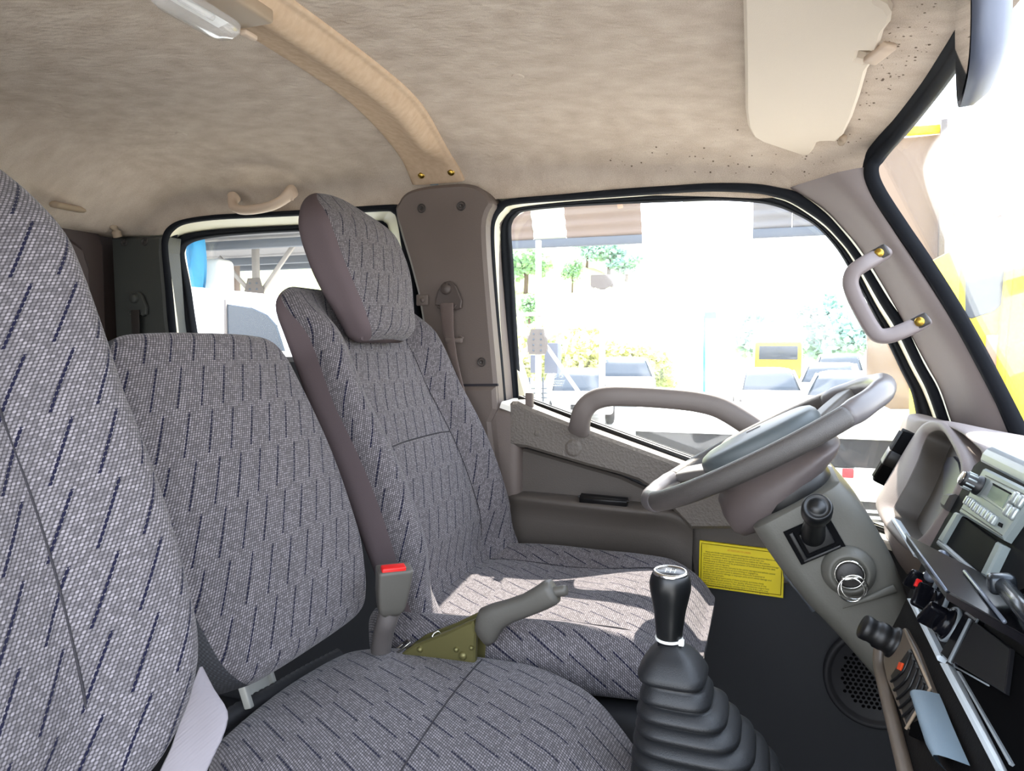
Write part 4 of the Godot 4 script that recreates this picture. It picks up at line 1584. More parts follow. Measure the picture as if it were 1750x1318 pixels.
func build_dash() -> void:
	var dash := thing("dashboard", "mauve-grey plastic dashboard with the instrument hood and the black centre console", "dashboard", Vector3(0.35, -0.6, MID))
	# body
	var prof := pts([[0.52, -0.25], [0.49, -0.205], [0.44, -0.178], [0.38, -0.160], [0.32, -0.143], [0.285, -0.133], [0.262, -0.134], [0.250, -0.150], [0.238, -0.20], [0.226, -0.26], [0.222, -0.32], [0.228, -0.38], [0.26, -0.43], [0.34, -0.47], [0.52, -0.5]])
	var rows := []
	for k in 33:
		var f := k / 32.0
		var z := lerpf(-1.60, -0.14, f)
		var swell := exp(-pow((z + 1.285) / 0.14, 4.0))
		var line := PackedVector3Array()
		for q in prof:
			var up := 0.010 * swell * smoothstep(-0.24, -0.13, q.y) * smoothstep(0.46, 0.30, q.x)
			var back := 0.085 * exp(-pow((z + 1.275) / 0.19, 8.0)) * smoothstep(-0.13, -0.17, q.y)
			line.append(Vector3(q.x + back, q.y + up, z))
		rows.append(line)
	var smooth := []
	for r in rows:
		smooth.append(spline(r, 4))
	var g := Geo.new()
	g.grid(smooth)
	var body := part("body", g, M.dash, dash)
	# ---- instrument hood: rim band with a dark recess
	var outer := spline3(stack_out([[1494, 858], [1507, 832], [1527, 797], [1552, 757], [1571, 731], [1586, 720], [1603, 717], [1619, 724], [1637, 748], [1655, 783], [1656, 815], [1640, 850], [1616, 890], [1586, 930], [1556, 945], [1524, 918], [1502, 886]]), 5)
	var inner := spline3(stack_out([[1522, 868], [1531, 849], [1546, 822], [1563, 785], [1573, 757], [1583, 739], [1598, 733], [1611, 740], [1626, 764], [1641, 800], [1638, 822], [1624, 850], [1604, 882], [1582, 910], [1562, 920], [1540, 905], [1526, 886]]), 5)
	rows = []
	var flare := []
	for q in [[0.100, -0.16], [0.060, -0.085], [0.030, -0.042], [0.010, -0.018]]:
		var line := PackedVector3Array()
		for i in outer.size():
			var tan2 := (outer[(i + 1) % outer.size()] - outer[(i + outer.size() - 1) % outer.size()]).normalized()
			var away := Vector2(tan2.y, -tan2.x)
			if away.dot(outer[i] - inner[i]) < 0.0:
				away = -away
			var k: float = q[0] * smoothstep(-0.35, 0.35, away.x + 0.5 * maxf(0.0, away.y))
			line.append(SF * Vector3(outer[i].x + away.x * k, outer[i].y + away.y * k * 0.35, q[1]))
		flare.append(line)
	for q in [[0.0, -0.010], [0.06, -0.003], [0.25, 0.004], [0.55, 0.005], [0.85, 0.0], [1.0, -0.006]]:
		var line := PackedVector3Array()
		for i in outer.size():
			var v := outer[i].lerp(inner[i], q[0])
			line.append(SF * Vector3(v.x, v.y, q[1]))
		rows.append(line)
	g = Geo.new()
	flare.append_array(rows)
	g.grid(flare, true)
	var hood := part("instrument_hood", g, M.dash, body)
	rows = []
	for q in [[0.99, -0.005], [1.0, -0.008], [1.02, -0.044]]:
		var line := PackedVector3Array()
		for i in outer.size():
			var v := outer[i].lerp(inner[i], q[0])
			line.append(SF * Vector3(v.x, v.y, q[1]))
		rows.append(line)
	g = Geo.new()
	g.grid(rows, true)
	part("instrument_well", g, M.well, body)
	g = Geo.new()
	var pan := PackedVector3Array()
	for i in inner.size():
		pan.append(SF * Vector3(outer[i].lerp(inner[i], 0.95).x, outer[i].lerp(inner[i], 0.95).y, -0.043))
	g.cap(pan)
	var face := part("instrument_face", g, M.well, body)
	plate("gauge_window", [[1611, 872], [1610, 830], [1612, 797], [1619, 781], [1630, 779], [1638, 789], [1642, 808], [1636, 838], [1622, 866]], -0.037, 0.006, 0.002, M.gauge, body, "dark oval gauge glass")
	# far-end air vent
	var a := on_stack(1560, 742, 0.0)
	var b := on_stack(1508, 826, 0.0)
	g = Geo.new()
	g.sweep(PackedVector3Array([a, a.lerp(b, 0.5), b]), Geo.rrect(0.013, 0.018, 0.006, 3), SF.basis.z)
	var vent := part("air_vent", g, M.dull_black, dash, "black louvred vent at the far end")
	g = Geo.new()
	for k in 3:
		var off := SF.basis.x * (-0.008 + 0.008 * k) + SF.basis.z * 0.017
		g.sweep(PackedVector3Array([a.lerp(b, 0.04) + off, b.lerp(a, 0.04) + off]), Geo.rrect(0.0012, 0.004, 0.001, 2), SF.basis.z)
	part("louvre", g, M.black, vent)
	g = Geo.new()
	var mid := a.lerp(b, 0.52)
	g.sweep(PackedVector3Array([mid + (a - b).normalized() * 0.014, mid - (a - b).normalized() * 0.014]), Geo.rrect(0.017, 0.021, 0.005, 3), SF.basis.z)
	part("vent_clip", g, M.black, vent)
	# silver strip of the driver's side
	plate("accent_strip", [[1520, 884], [1526, 884], [1566, 948], [1559, 950]], 0.006, 0.012, 0.002, M.silver, dash, "narrow silver strip")
	# ---- centre console slab
	var edge := stack_out([[1690, 771], [1671, 782], [1652, 808], [1626, 857], [1600, 905], [1578, 945], [1560, 985], [1545, 1020], [1533, 1046], [1514, 1082], [1504, 1108], [1502, 1136], [1508, 1166], [1522, 1222], [1548, 1330]])
	edge.append(Vector2(0.30, -0.235))
	edge.append(Vector2(0.72, -0.235))
	edge.append(Vector2(0.72, 0.128))
	g = Geo.new()
	g.prism(edge, lifted(-0.17), 0.17, 0.012)
	var con := part("console", g, M.console, dash)
	# top cap catching the sky
	g = Geo.new()
	var cap_a := SF * Vector3(edge[0].x + 0.005, edge[0].y - 0.006, -0.004)
	g.sweep(PackedVector3Array([cap_a, SF * Vector3(0.72, 0.124, -0.004)]), Geo.oval(0.014, 0.010, 12), SF.basis.z)
	part("console_edge", g, M.silver_grey, con)
	# dark radio surround
	plate("radio_surround", [[1684, 778], [1760, 812], [1820, 850], [1770, 1000], [1700, 1030], [1585, 945], [1600, 915], [1640, 842], [1664, 795]], 0.003, 0.006, 0.002, M.dull_black, con)
	# pocket under the radio: a flat plate, the recess shade put into its black
	plate("pocket", [[1637, 876], [1703, 925], [1675, 980], [1607, 926]], 0.007, 0.004, 0.001, M.dull_black, con)
	plate("pocket_rim", [[1603, 921], [1610, 926], [1670, 979], [1664, 985], [1598, 929]], 0.011, 0.008, 0.002, M.silver_grey, con)
	plate("pocket_frame", [[1631, 874], [1638, 877], [1609, 928], [1601, 923]], 0.012, 0.010, 0.002, M.radio, con)
	plate("pocket_frame", [[1702, 924], [1711, 930], [1684, 986], [1674, 981]], 0.012, 0.010, 0.002, M.radio, con)
	plate("latch", [[1603, 863], [1611, 845], [1616, 841], [1627, 842], [1612, 870]], 0.010, 0.020, 0.004, M.dash_dark, con)
	# heater knobs
	for q in [[1588, 1004, -0.3, 0.8], [1605, 1034, 0.5, 0.95], [1624, 1068, -0.5, 1.0]]:
		var k := on_stack(q[0], q[1], 0.004)
		g = Geo.new()
		var kf := Transform3D(Basis(SF.basis.x, SF.basis.z, SF.basis.x.cross(SF.basis.z)), k)
		g.lathe(kf, [[0.0175, -0.003], [0.0175, 0.002], [0.0165, 0.004], [0.0150, 0.004], [0.0145, 0.009], [0.0130, 0.012], [0.0001, 0.0125]], 26)
		var kn := part("heater_knob", g, M.gloss, con)
		g = Geo.new()
		var kb := SF.basis.rotated(SF.basis.z, q[2])
		g.rbox(Transform3D(kb, k + SF.basis.z * 0.018), Vector3(0.010, 0.030, 0.020) * q[3], 0.004)
		part("knob_grip", g, M.gloss, kn)
		g = Geo.new()
		g.lathe(kf, [[0.0185, -0.002], [0.0195, 0.001], [0.0185, 0.003], [0.0175, 0.002]], 26)
		part("knob_ring", g, M.silver_grey, kn)
		if q[2] > 0.0:
			g = Geo.new()
			g.rbox(Transform3D(kb, k + SF.basis.z * 0.027 + kb.y * 0.011), Vector3(0.0045, 0.009, 0.006), 0.001)
			part("red_mark", g, M.red, kn, "red pointer")
	g = Geo.new()
	g.rbox(Transform3D(SF.basis, on_stack(1600, 968, 0.018)), Vector3(0.016, 0.040, 0.012), 0.006)
	part("slide_knob", g, M.silver_dark, con)
	# bright strips along the console
	plate("accent_strip", [[1548.5, 1022], [1557.5, 1022], [1604.5, 1119], [1599, 1127]], 0.009, 0.014, 0.002, M.silver, con, "broad silver strip")
	plate("accent_strip", [[1603.5, 1131.5], [1615, 1132.5], [1700, 1290], [1712, 1318], [1698, 1318]], 0.009, 0.014, 0.002, M.silver, con, "broad silver strip")
	plate("edge_line", [[1633, 1146], [1636, 1146], [1726, 1303], [1722, 1306]], 0.009, 0.010, 0.001, M.silver_grey, con)
	# divider and open storage box on the near side
	plate("divider", [[1605, 1118], [1648, 1044], [1668, 1058], [1632, 1140], [1622, 1134]], 0.008, 0.010, 0.002, M.gloss, con)
	plate("divider_line", [[1618, 1130], [1655, 1056], [1657, 1057], [1621, 1132]], 0.0095, 0.004, 0.0005, M.silver_grey, con)
	storage_box(con)
	# flip-out lid above the heater knobs
	lid(dash)
	lower_trim(con)
	build_radio()

func spline3(p: PackedVector2Array, n: int) -> PackedVector2Array:
	var q := PackedVector3Array()
	for v in p:
		q.append(Vector3(v.x, v.y, 0))
	var o := PackedVector2Array()
	for v in spline(q, n, true):
		o.append(Vector2(v.x, v.y))
	return o

func storage_box(con: Node3D) -> void:
	# pixel corners of the mouth, closed by a flat plate whose black is the inner shade
	var m := stack_out([[1632, 1140], [1672, 1064], [1800, 1165], [1800, 1470]], 0.006)
	var g := Geo.new()
	g.sg(-1)
	var deep := 0.10
	var top := PackedVector3Array()
	var low := PackedVector3Array()
	for v in m:
		top.append(SF * Vector3(v.x, v.y, 0.0065))
		low.append(SF * Vector3(v.x, v.y, 0.0055))
	g.grid([top, low], true)
	g.cap(low)
	part("storage_shade", g, M.pit, con, "storage compartment mouth with its inner shade painted black")
	g = Geo.new()
	g.tube(PackedVector3Array([on_stack(1631, 1138, 0.007), on_stack(1674, 1054, 0.007)]), 0.0012, 6)
	g.tube(PackedVector3Array([on_stack(1631, 1139, 0.007), on_stack(1690, 1172, 0.007)]), 0.0008, 6)
	part("compartment_edge", g, M.silver_grey, con)
	g = Geo.new()
	g.prism(stack_out([[1634, 1134], [1671, 1066], [1735, 1112], [1725, 1190]], 0.006), lifted(0.006), 0.004, 0.001)
	part("compartment_lip", g, M.smoke, con)

func lid(dash: Node3D) -> void:
	var a := at(1548, 913, 0.98)
	var b := at(1617, 1010, 0.775)
	var c := on_stack(1775, 1100, 0.012)
	var nrm := (b - a).cross(c - b).normalized()
	if nrm.y < 0:
		nrm = -nrm
	var rd := ray(1768, 1024)
	var d := rd * (a.dot(nrm) / rd.dot(nrm))
	var t := thing("flip_out_lid", "glossy black flip-out lid sticking out over the heater knobs", "tray lid", (a + b) * 0.5)
	var xf := Transform3D(Basis((b - a).normalized(), nrm.cross((b - a).normalized()), nrm), a)
	var inv := xf.affine_inverse()
	var o := PackedVector2Array()
	for p in [a, b, c, d]:
		var q: Vector3 = inv * p
		o.append(Vector2(q.x, q.y))
	var g := Geo.new()
	g.prism(o, Transform3D(xf.basis, a - nrm * 0.010), 0.010, 0.0015, true)
	var slab := part("slab", g, M.gloss, t)
	g = Geo.new()
	g.tube(PackedVector3Array([a + nrm * 0.0005, b + nrm * 0.0005]), 0.0014, 6)
	part("front_edge", g, M.silver_dark, slab)
	g = Geo.new()
	g.tube(PackedVector3Array([a.lerp(d, 0.42) + nrm * 0.002 + (b - a) * 0.28, b.lerp(c, 0.68) + nrm * 0.002]), 0.0018, 6)
	part("fold_line", g, M.silver_dark, slab)
	# hinge rod
	g = Geo.new()
	var h0 := on_stack(1712, 998, 0.020)
	var h1 := on_stack(1790, 1090, 0.020)
	g.tube(PackedVector3Array([h0, h1]), 0.0075, 14)
	g.rbox(Transform3D(xf.basis, h0), Vector3(0.016, 0.022, 0.018), 0.005)
	part("hinge_rod", g, M.hinge, t, "dark metal hinge rod")

func lower_trim(con: Node3D) -> void:
	# tan frame with the lighter socket and a finned ashtray front
	plate("tan_frame", [[1545, 1072], [1512, 1098], [1508, 1132], [1514, 1162], [1546, 1242], [1592, 1180], [1565, 1110]], 0.006, 0.008, 0.002, M.tan, con)
	var fin := plate("ashtray_front", [[1553, 1108], [1584, 1178], [1546, 1237], [1520, 1156]], 0.010, 0.006, 0.002, M.ash, con)
	for k in 5:
		var f := (k + 0.6) / 5.4
		var g := Geo.new()
		var p0 := Vector2(1553, 1108).lerp(Vector2(1584, 1178), f)
		var p1 := Vector2(1520, 1156).lerp(Vector2(1546, 1237), f)
		var pm := (p0 + p1) * 0.5 + Vector2(4, 6)
		g.tube(spline(PackedVector3Array([on_stack(p0.x, p0.y, 0.011), on_stack(pm.x, pm.y, 0.011), on_stack(p1.x, p1.y, 0.011)]), 5), 0.0016, 6)
		part("fin", g, M.black, fin)
	plate("warning_mark", [[1536, 1131], [1542, 1133], [1538, 1146], [1532, 1143]], 0.0125, 0.002, 0.0005, M.orange, fin, "small orange warning mark")
	var g := Geo.new()
	g.tube(PackedVector3Array([on_stack(1546, 1076, 0.008), on_stack(1590, 1177, 0.008), on_stack(1548, 1246, 0.008)]), 0.0016, 6)
	part("frame_edge", g, M.beige_dark, con)
	# outer rim rail
	g = Geo.new()
	var rail := PackedVector3Array()
	for q in [[1510, 1094], [1504, 1112], [1503, 1136], [1509, 1164], [1523, 1220], [1549, 1325], [1572, 1420]]:
		rail.append(on_stack(q[0], q[1], 0.004))
	g.tube(spline(rail, 6), 0.0075, 12)
	part("rim_rail", g, M.tan, con)
	# lighter
	var lk := on_stack(1528, 1099, 0.006)
	var ax := (at(1518, 1101, 0.90) - lk).normalized()
	g = Geo.new()
	g.lathe(frame(lk, SF.basis.z), [[0.019, 0.0], [0.019, 0.003], [0.0165, 0.004], [0.0155, 0.010], [0.0165, 0.012], [0.0165, 0.020], [0.0145, 0.022], [0.0140, 0.028], [0.0150, 0.030], [0.0150, 0.037], [0.013, 0.039], [0.0001, 0.039]], 26)
	part("lighter", g, M.black, con, "black cigarette lighter knob")
	# pale curved duct cover
	var rows := []
	for q in [[1594, 1180, 1567, 1209], [1601, 1196, 1573, 1228], [1615, 1232, 1583, 1262], [1631, 1270, 1594, 1296], [1645, 1302, 1606, 1312]]:
		var p0 := on_stack(q[0], q[1], 0.010)
		var p1 := on_stack(q[2], q[3], 0.010)
		var line := PackedVector3Array()
		for k in 9:
			var f := k / 8.0
			line.append(p0.lerp(p1, f) + SF.basis.z * (0.020 * sin(f * PI)) - SF.basis.z * 0.006)
		rows.append(line)
	g = Geo.new()
	g.grid(rows)
	part("duct_cover", g, M.pale_blue, con, "pale blue-grey curved cover")
	plate("finger_recess", [[1556, 1236], [1572, 1228], [1580, 1244], [1566, 1262], [1552, 1256]], 0.008, 0.004, 0.001, M.pit, con)

func build_radio() -> void:
	var r := thing("radio", "silver-grey car radio with knob, small display and rows of keys", "radio", on_stack(1690, 880, 0.0))
	var face := plate("face", [[1681, 799], [1768, 842], [1712, 922], [1637, 876]], 0.012, 0.012, 0.0025, M.radio, r)
	plate("display_frame", [[1694, 820], [1734, 840], [1713, 874], [1674, 848]], 0.0135, 0.003, 0.001, M.radio_key, r)
	plate("display", [[1697, 828], [1725, 843], [1712, 868], [1686, 849]], 0.0142, 0.001, 0.0003, M.lcd, r, "small green-grey display")
	plate("display_shade", [[1696, 825], [1727, 842], [1726, 845], [1696, 829]], 0.0146, 0.001, 0.0003, M.dull_black, r)
	var kc := on_stack(1675, 831, 0.012)
	var g := Geo.new()
	g.lathe(frame(kc, SF.basis.z), [[0.0115, 0.0], [0.0115, 0.004], [0.0095, 0.006], [0.0092, 0.018], [0.0085, 0.020], [0.0072, 0.0205], [0.0001, 0.0205]], 26)
	var kn := part("volume_knob", g, M.black, r, "round black volume knob")
	g = Geo.new()
	for i in 10:
		var t := TAU * i / 10.0
		var kf := frame(kc, SF.basis.z)
		g.rbox(Transform3D(kf.basis.rotated(SF.basis.z, 0.0), kf * Vector3(cos(t) * 0.0094, 0.012, sin(t) * 0.0094)), Vector3(0.0022, 0.010, 0.0022), 0.0008)
	part("knob_ribs", g, M.radio_key, kn)
	g = Geo.new()
	g.lathe(frame(kc + SF.basis.z * 0.0205, SF.basis.z), [[0.0080, 0.0], [0.0074, 0.0012], [0.0001, 0.0014]], 24)
	part("knob_cap", g, M.chrome, kn)
	for q in [[1653.5, 856], [1660.5, 860.5], [1666.5, 866.5], [1673, 871], [1679.5, 875.5], [1686, 880], [1692.5, 885], [1699, 889.5]]:
		g = Geo.new()
		g.rbox(Transform3D(SF.basis, on_stack(q[0], q[1], 0.0135)), Vector3(0.0085, 0.0105, 0.006), 0.0018)
		part("key", g, M.radio_key, r)
	for q in [[1735, 851.5], [1744.5, 857.5], [1723, 872], [1732.5, 878]]:
		g = Geo.new()
		g.rbox(Transform3D(SF.basis, on_stack(q[0], q[1], 0.0135)), Vector3(0.0115, 0.0135, 0.006), 0.003)
		part("key", g, M.radio_key, r)
	plate("socket", [[1707, 892], [1713, 895], [1711, 902], [1704, 898]], 0.0128, 0.002, 0.0005, M.dull_black, r)
	plate("groove", [[1643, 868], [1712, 914], [1711, 915.5], [1642, 869.5]], 0.0127, 0.002, 0.0003, M.dash_dark, r)
	plate("groove", [[1684, 812], [1760, 849], [1759.4, 850.4], [1683, 813.4]], 0.0127, 0.002, 0.0003, M.dash_dark, r)

# ============================ levers, belts, things on the roof ============================
func build_controls() -> void:
	# ---- gear lever with its rubber boot
	var base := at(1228, 1360, 0.82)
	var top := at(1146, 1112, 0.82)
	var lever := thing("gear_lever", "black gear lever with a bulbous knob rising from a stepped rubber boot", "gear lever", base)
	var folds := []
	# [centre px, py, half width px (along x), half depth m (along z)]
	var keys := [
		[1146, 1096, 15, 0.012], [1148, 1104, 22, 0.017], [1149, 1111, 33, 0.026], [1150, 1122, 44, 0.034], [1151, 1136, 54, 0.040], [1151, 1144, 59, 0.043], [1150, 1151, 57, 0.042],
		[1152, 1153, 47, 0.034], [1156, 1160, 52, 0.039], [1158, 1174, 60, 0.045], [1156, 1181, 62, 0.046], [1156, 1184, 54, 0.038],
		[1162, 1188, 60, 0.043], [1167, 1199, 75, 0.052], [1165, 1207, 77, 0.053], [1164, 1210, 66, 0.044],
		[1170, 1214, 72, 0.049], [1174, 1224, 84, 0.058], [1173, 1232, 86, 0.059], [1172, 1235, 74, 0.050],
		[1178, 1239, 82, 0.055], [1182, 1249, 95, 0.064], [1181, 1257, 97, 0.065], [1180, 1260, 84, 0.056],
		[1186, 1264, 92, 0.060], [1190, 1274, 104, 0.069], [1190, 1283, 107, 0.070], [1189, 1286, 93, 0.060],
		[1195, 1290, 100, 0.064], [1199, 1300, 112, 0.073], [1199, 1309, 116, 0.074], [1198, 1312, 102, 0.064],
		[1203, 1316, 108, 0.068], [1206, 1326, 120, 0.077], [1206, 1335, 124, 0.078], [1206, 1338, 110, 0.068],
		[1211, 1344, 118, 0.074], [1214, 1356, 132, 0.082], [1214, 1400, 138, 0.086]]
	for k in keys:
		var c := at(k[0] + 8.0 * smoothstep(1150, 1300, k[1]), k[1], 0.815)
		var e := at(k[0] + k[2] + 8.0 * smoothstep(1150, 1300, k[1]), k[1], 0.815)
		var hw := absf(e.x - c.x) * (1.0 + 0.12 * smoothstep(1180, 1300, k[1]))
		var line := PackedVector3Array()
		for q in Geo.oval(hw, k[3], 48, 3.6):
			# folds droop a little to the front
			line.append(Vector3(c.x + q.x, c.y - 0.03 * q.x, c.z + q.y))
		folds.append(line)
	var g := Geo.new()
	g.loft(folds)
	part("boot", g, M.boot, lever, "rubber boot of stepped square folds")
	var kb := at(1143, 1106, 0.815)
	var kt := at(1146, 976, 0.812)
	var up := (kt - kb).normalized()
	var L := kb.distance_to(kt)
	g = Geo.new()
	var f := frame(kb, up)
	g.lathe(f, [[0.0125, -0.01], [0.0125, L * 0.02], [0.0135, L * 0.10]], 26)
	part("rod_sleeve", g, M.gloss, lever)
	g = Geo.new()
	g.lathe(f, [[0.0148, L * 0.10], [0.0152, L * 0.115], [0.0152, L * 0.13], [0.0140, L * 0.135]], 26)
	g.rbox(move(f * Vector3(0, L * 0.12, 0) + Vector3(0.014, -0.001, 0.006)), Vector3(0.006, 0.007, 0.006), 0.001)
	part("cable_tie", g, M.tie, lever, "pale cable tie")
	g = Geo.new()
	g.lathe(f, [[0.0136, L * 0.125], [0.0142, L * 0.16], [0.0158, L * 0.34], [0.0176, L * 0.50], [0.0202, L * 0.64], [0.0222, L * 0.76], [0.0226, L * 0.84], [0.0216, L * 0.91], [0.0196, L * 0.965], [0.0180, L * 0.985], [0.0150, L * 0.985]], 36)
	part("knob", g, M.knob, lever)
	g = Geo.new()
	g.lathe(f, [[0.0192, L * 0.966], [0.0190, L * 0.995], [0.0175, L * 1.01], [0.0160, L * 1.008], [0.0155, L * 0.998]], 36)
	part("cap_ring", g, M.chrome, lever, "bright ring round the cap")
	g = Geo.new()
	g.lathe(f, [[0.0162, L * 0.997], [0.0150, L * 1.002], [0.0001, L * 1.004]], 30)
	var cap := part("shift_cap", g, M.gloss, lever)
	g = Geo.new()
	for k in [-1, 0, 1]:
		g.rbox(Transform3D(f.basis, f * Vector3(k * 0.005, L * 1.0045, 0)), Vector3(0.0009, 0.0008, 0.012), 0.0002)
	g.rbox(Transform3D(f.basis, f * Vector3(0, L * 1.0045, 0)), Vector3(0.011, 0.0008, 0.0009), 0.0002)
	part("shift_pattern", g, M.white_print, cap)
	# ---- hand brake
	var hb := thing("hand_brake", "hand brake with a grey moulded grip on an olive metal bracket", "hand brake", at(750, 1120, 0.975))
	var rows := []
	for k in [[826, 1086, 0.017, 0.014], [832, 1074, 0.0215, 0.0165], [838, 1062, 0.0225, 0.017], [852, 1052, 0.0185, 0.0160], [872, 1044, 0.0158, 0.0150], [900, 1034, 0.0155, 0.0148], [925, 1022, 0.0170, 0.0150], [940, 1013, 0.0180, 0.0152], [947, 1010, 0.0165, 0.0145], [949, 1009, 0.013, 0.011]]:
		rows.append([at(k[0], k[1], 0.965), k[2], k[3]])
	var path := PackedVector3Array()
	for q in rows:
		path.append(q[0])
	var rings := []
	for i in rows.size():
		var t := (path[mini(i + 1, path.size() - 1)] - path[maxi(i - 1, 0)]).normalized()
		if i < 3:
			t = (Vector3(0.75, 0.66, 0)).normalized()
		var side := Vector3(0, 0, 1)
		var nn := side.cross(t).normalized()
		var line := PackedVector3Array()
		for q in Geo.oval(rows[i][1] * 1.0, rows[i][2], 26, 2.7):
			line.append(path[i] + nn * q.x + side * q.y)
		rings.append(line)
	g = Geo.new()
	g.loft(rings)
	part("grip", g, M.grip, hb, "grey moulded plastic grip")
	g = Geo.new()
	var b0 := at(945, 1012, 0.965)
	var b1 := at(966, 1009, 0.965)
	g.lathe(frame(b0, b1 - b0), [[0.0075, 0.0], [0.0075, 0.016], [0.0065, 0.020], [0.0001, 0.0205]], 18)
	part("release_button", g, M.grip, hb)
	# bracket: a folded olive channel
	var out := flat2(row(0.955, [[680, 1122], [705, 1104], [760, 1083], [800, 1064], [808, 1062], [813, 1086], [812, 1104], [810, 1145], [690, 1150]]))
	g = Geo.new()
	g.prism(out, move(Vector3(0, 0, -0.965)), 0.010, 0.003)
	g.prism(out, move(Vector3(0, 0, -1.002)), 0.006, 0.001)
	var br := part("bracket", g, M.olive, hb, "olive plated metal bracket")
	g = Geo.new()
	var ra := at(690, 1116, 0.975)
	var rb := at(808, 1066, 0.975)
	g.sweep(PackedVector3Array([ra, rb]), Geo.rrect(0.018, 0.003, 0.002, 2), Vector3.UP)
	part("bracket_top", g, M.olive, br)
	for q in [[718, 1110, 0.004], [780, 1110, 0.0035], [791, 1121, 0.0055], [806, 1107, 0.003]]:
		g = Geo.new()
		g.lathe(Transform3D(Basis(Vector3(1, 0, 0), Vector3(0, 0, 1), Vector3(0, -1, 0)), at(q[0], q[1], 0.955)), [[q[2] * 1.2, -0.001], [q[2] * 1.1, 0.002], [q[2] * 0.7, 0.0042], [0.0001, 0.0046]], 16)
		part("rivet", g, M.olive, br)
	g = Geo.new()
	g.tube(spline(PackedVector3Array([at(739, 1095, 0.965), at(740, 1085, 0.968), at(748, 1080, 0.975), at(754, 1085, 0.98)]), 5), 0.0016, 8)
	part("spring_clip", g, M.chrome, br)
	g = Geo.new()
	g.tube(PackedVector3Array([at(676, 1112, 0.985), at(697, 1094, 0.985), at(700, 1098, 0.96), at(680, 1116, 0.96)]), 0.002, 6, Vector3(0.13, 0.9, 0.31), true)
	part("wire_loop", g, M.chrome, br)

func ribbon(called: String, list: PackedVector3Array, wide: PackedVector3Array, thick: float, m: Material, parent: Node3D) -> void:
	# a webbing strap: centre line plus half-width vectors
	var rows := []
	for i in list.size():
		var t := (list[mini(i + 1, list.size() - 1)] - list[maxi(i - 1, 0)]).normalized()
		var n := t.cross(wide[i]).normalized() * thick
		var line := PackedVector3Array()
		for q in [[-1.0, 0.0], [-0.92, 1.0], [-0.4, 1.1], [0.4, 1.1], [0.92, 1.0], [1.0, 0.0], [0.92, -1.0], [-0.92, -1.0]]:
			line.append(list[i] + wide[i] * q[0] + n * q[1])
		rows.append(line)
	var g := Geo.new()
	g.loft(rows)
	part(called, g, m, parent)

func belt_anchor(t: Node3D, px: float, py: float, zd: float, k: float, m: Material) -> void:
	var xf := move(at(px, py, zd))
	var s := 0.00128 * k
	var g := Geo.new()
	# a pear-shaped swivel plate with a slot
	g.prism(pts([[-26 * s, -20 * s], [-20 * s, 6 * s], [-8 * s, 20 * s], [4 * s, 22 * s], [14 * s, 14 * s], [26 * s, -12 * s], [24 * s, -26 * s], [14 * s, -30 * s], [8 * s, -22 * s], [-16 * s, -22 * s]]), xf, 0.008, 0.002)
	part("swivel_plate", g, m, t)
	g = Geo.new()
	g.lathe(Transform3D(Basis(Vector3(1, 0, 0), Vector3(0, 0, 1), Vector3(0, -1, 0)), xf * Vector3(-3 * s, 8 * s, 0.007)), [[0.013 * k, 0.0], [0.0125 * k, 0.008], [0.010 * k, 0.011], [0.0001, 0.0115]], 20)
	part("bolt_cap", g, m, t)
	g = Geo.new()
	g.tube(PackedVector3Array([xf * Vector3(-22 * s, -20 * s, 0.006), xf * Vector3(-20 * s, -24 * s, 0.006), xf * Vector3(12 * s, -25 * s, 0.006), xf * Vector3(15 * s, -20 * s, 0.006)]), 0.0028 * k, 8)
	part("slot_bar", g, m, t)

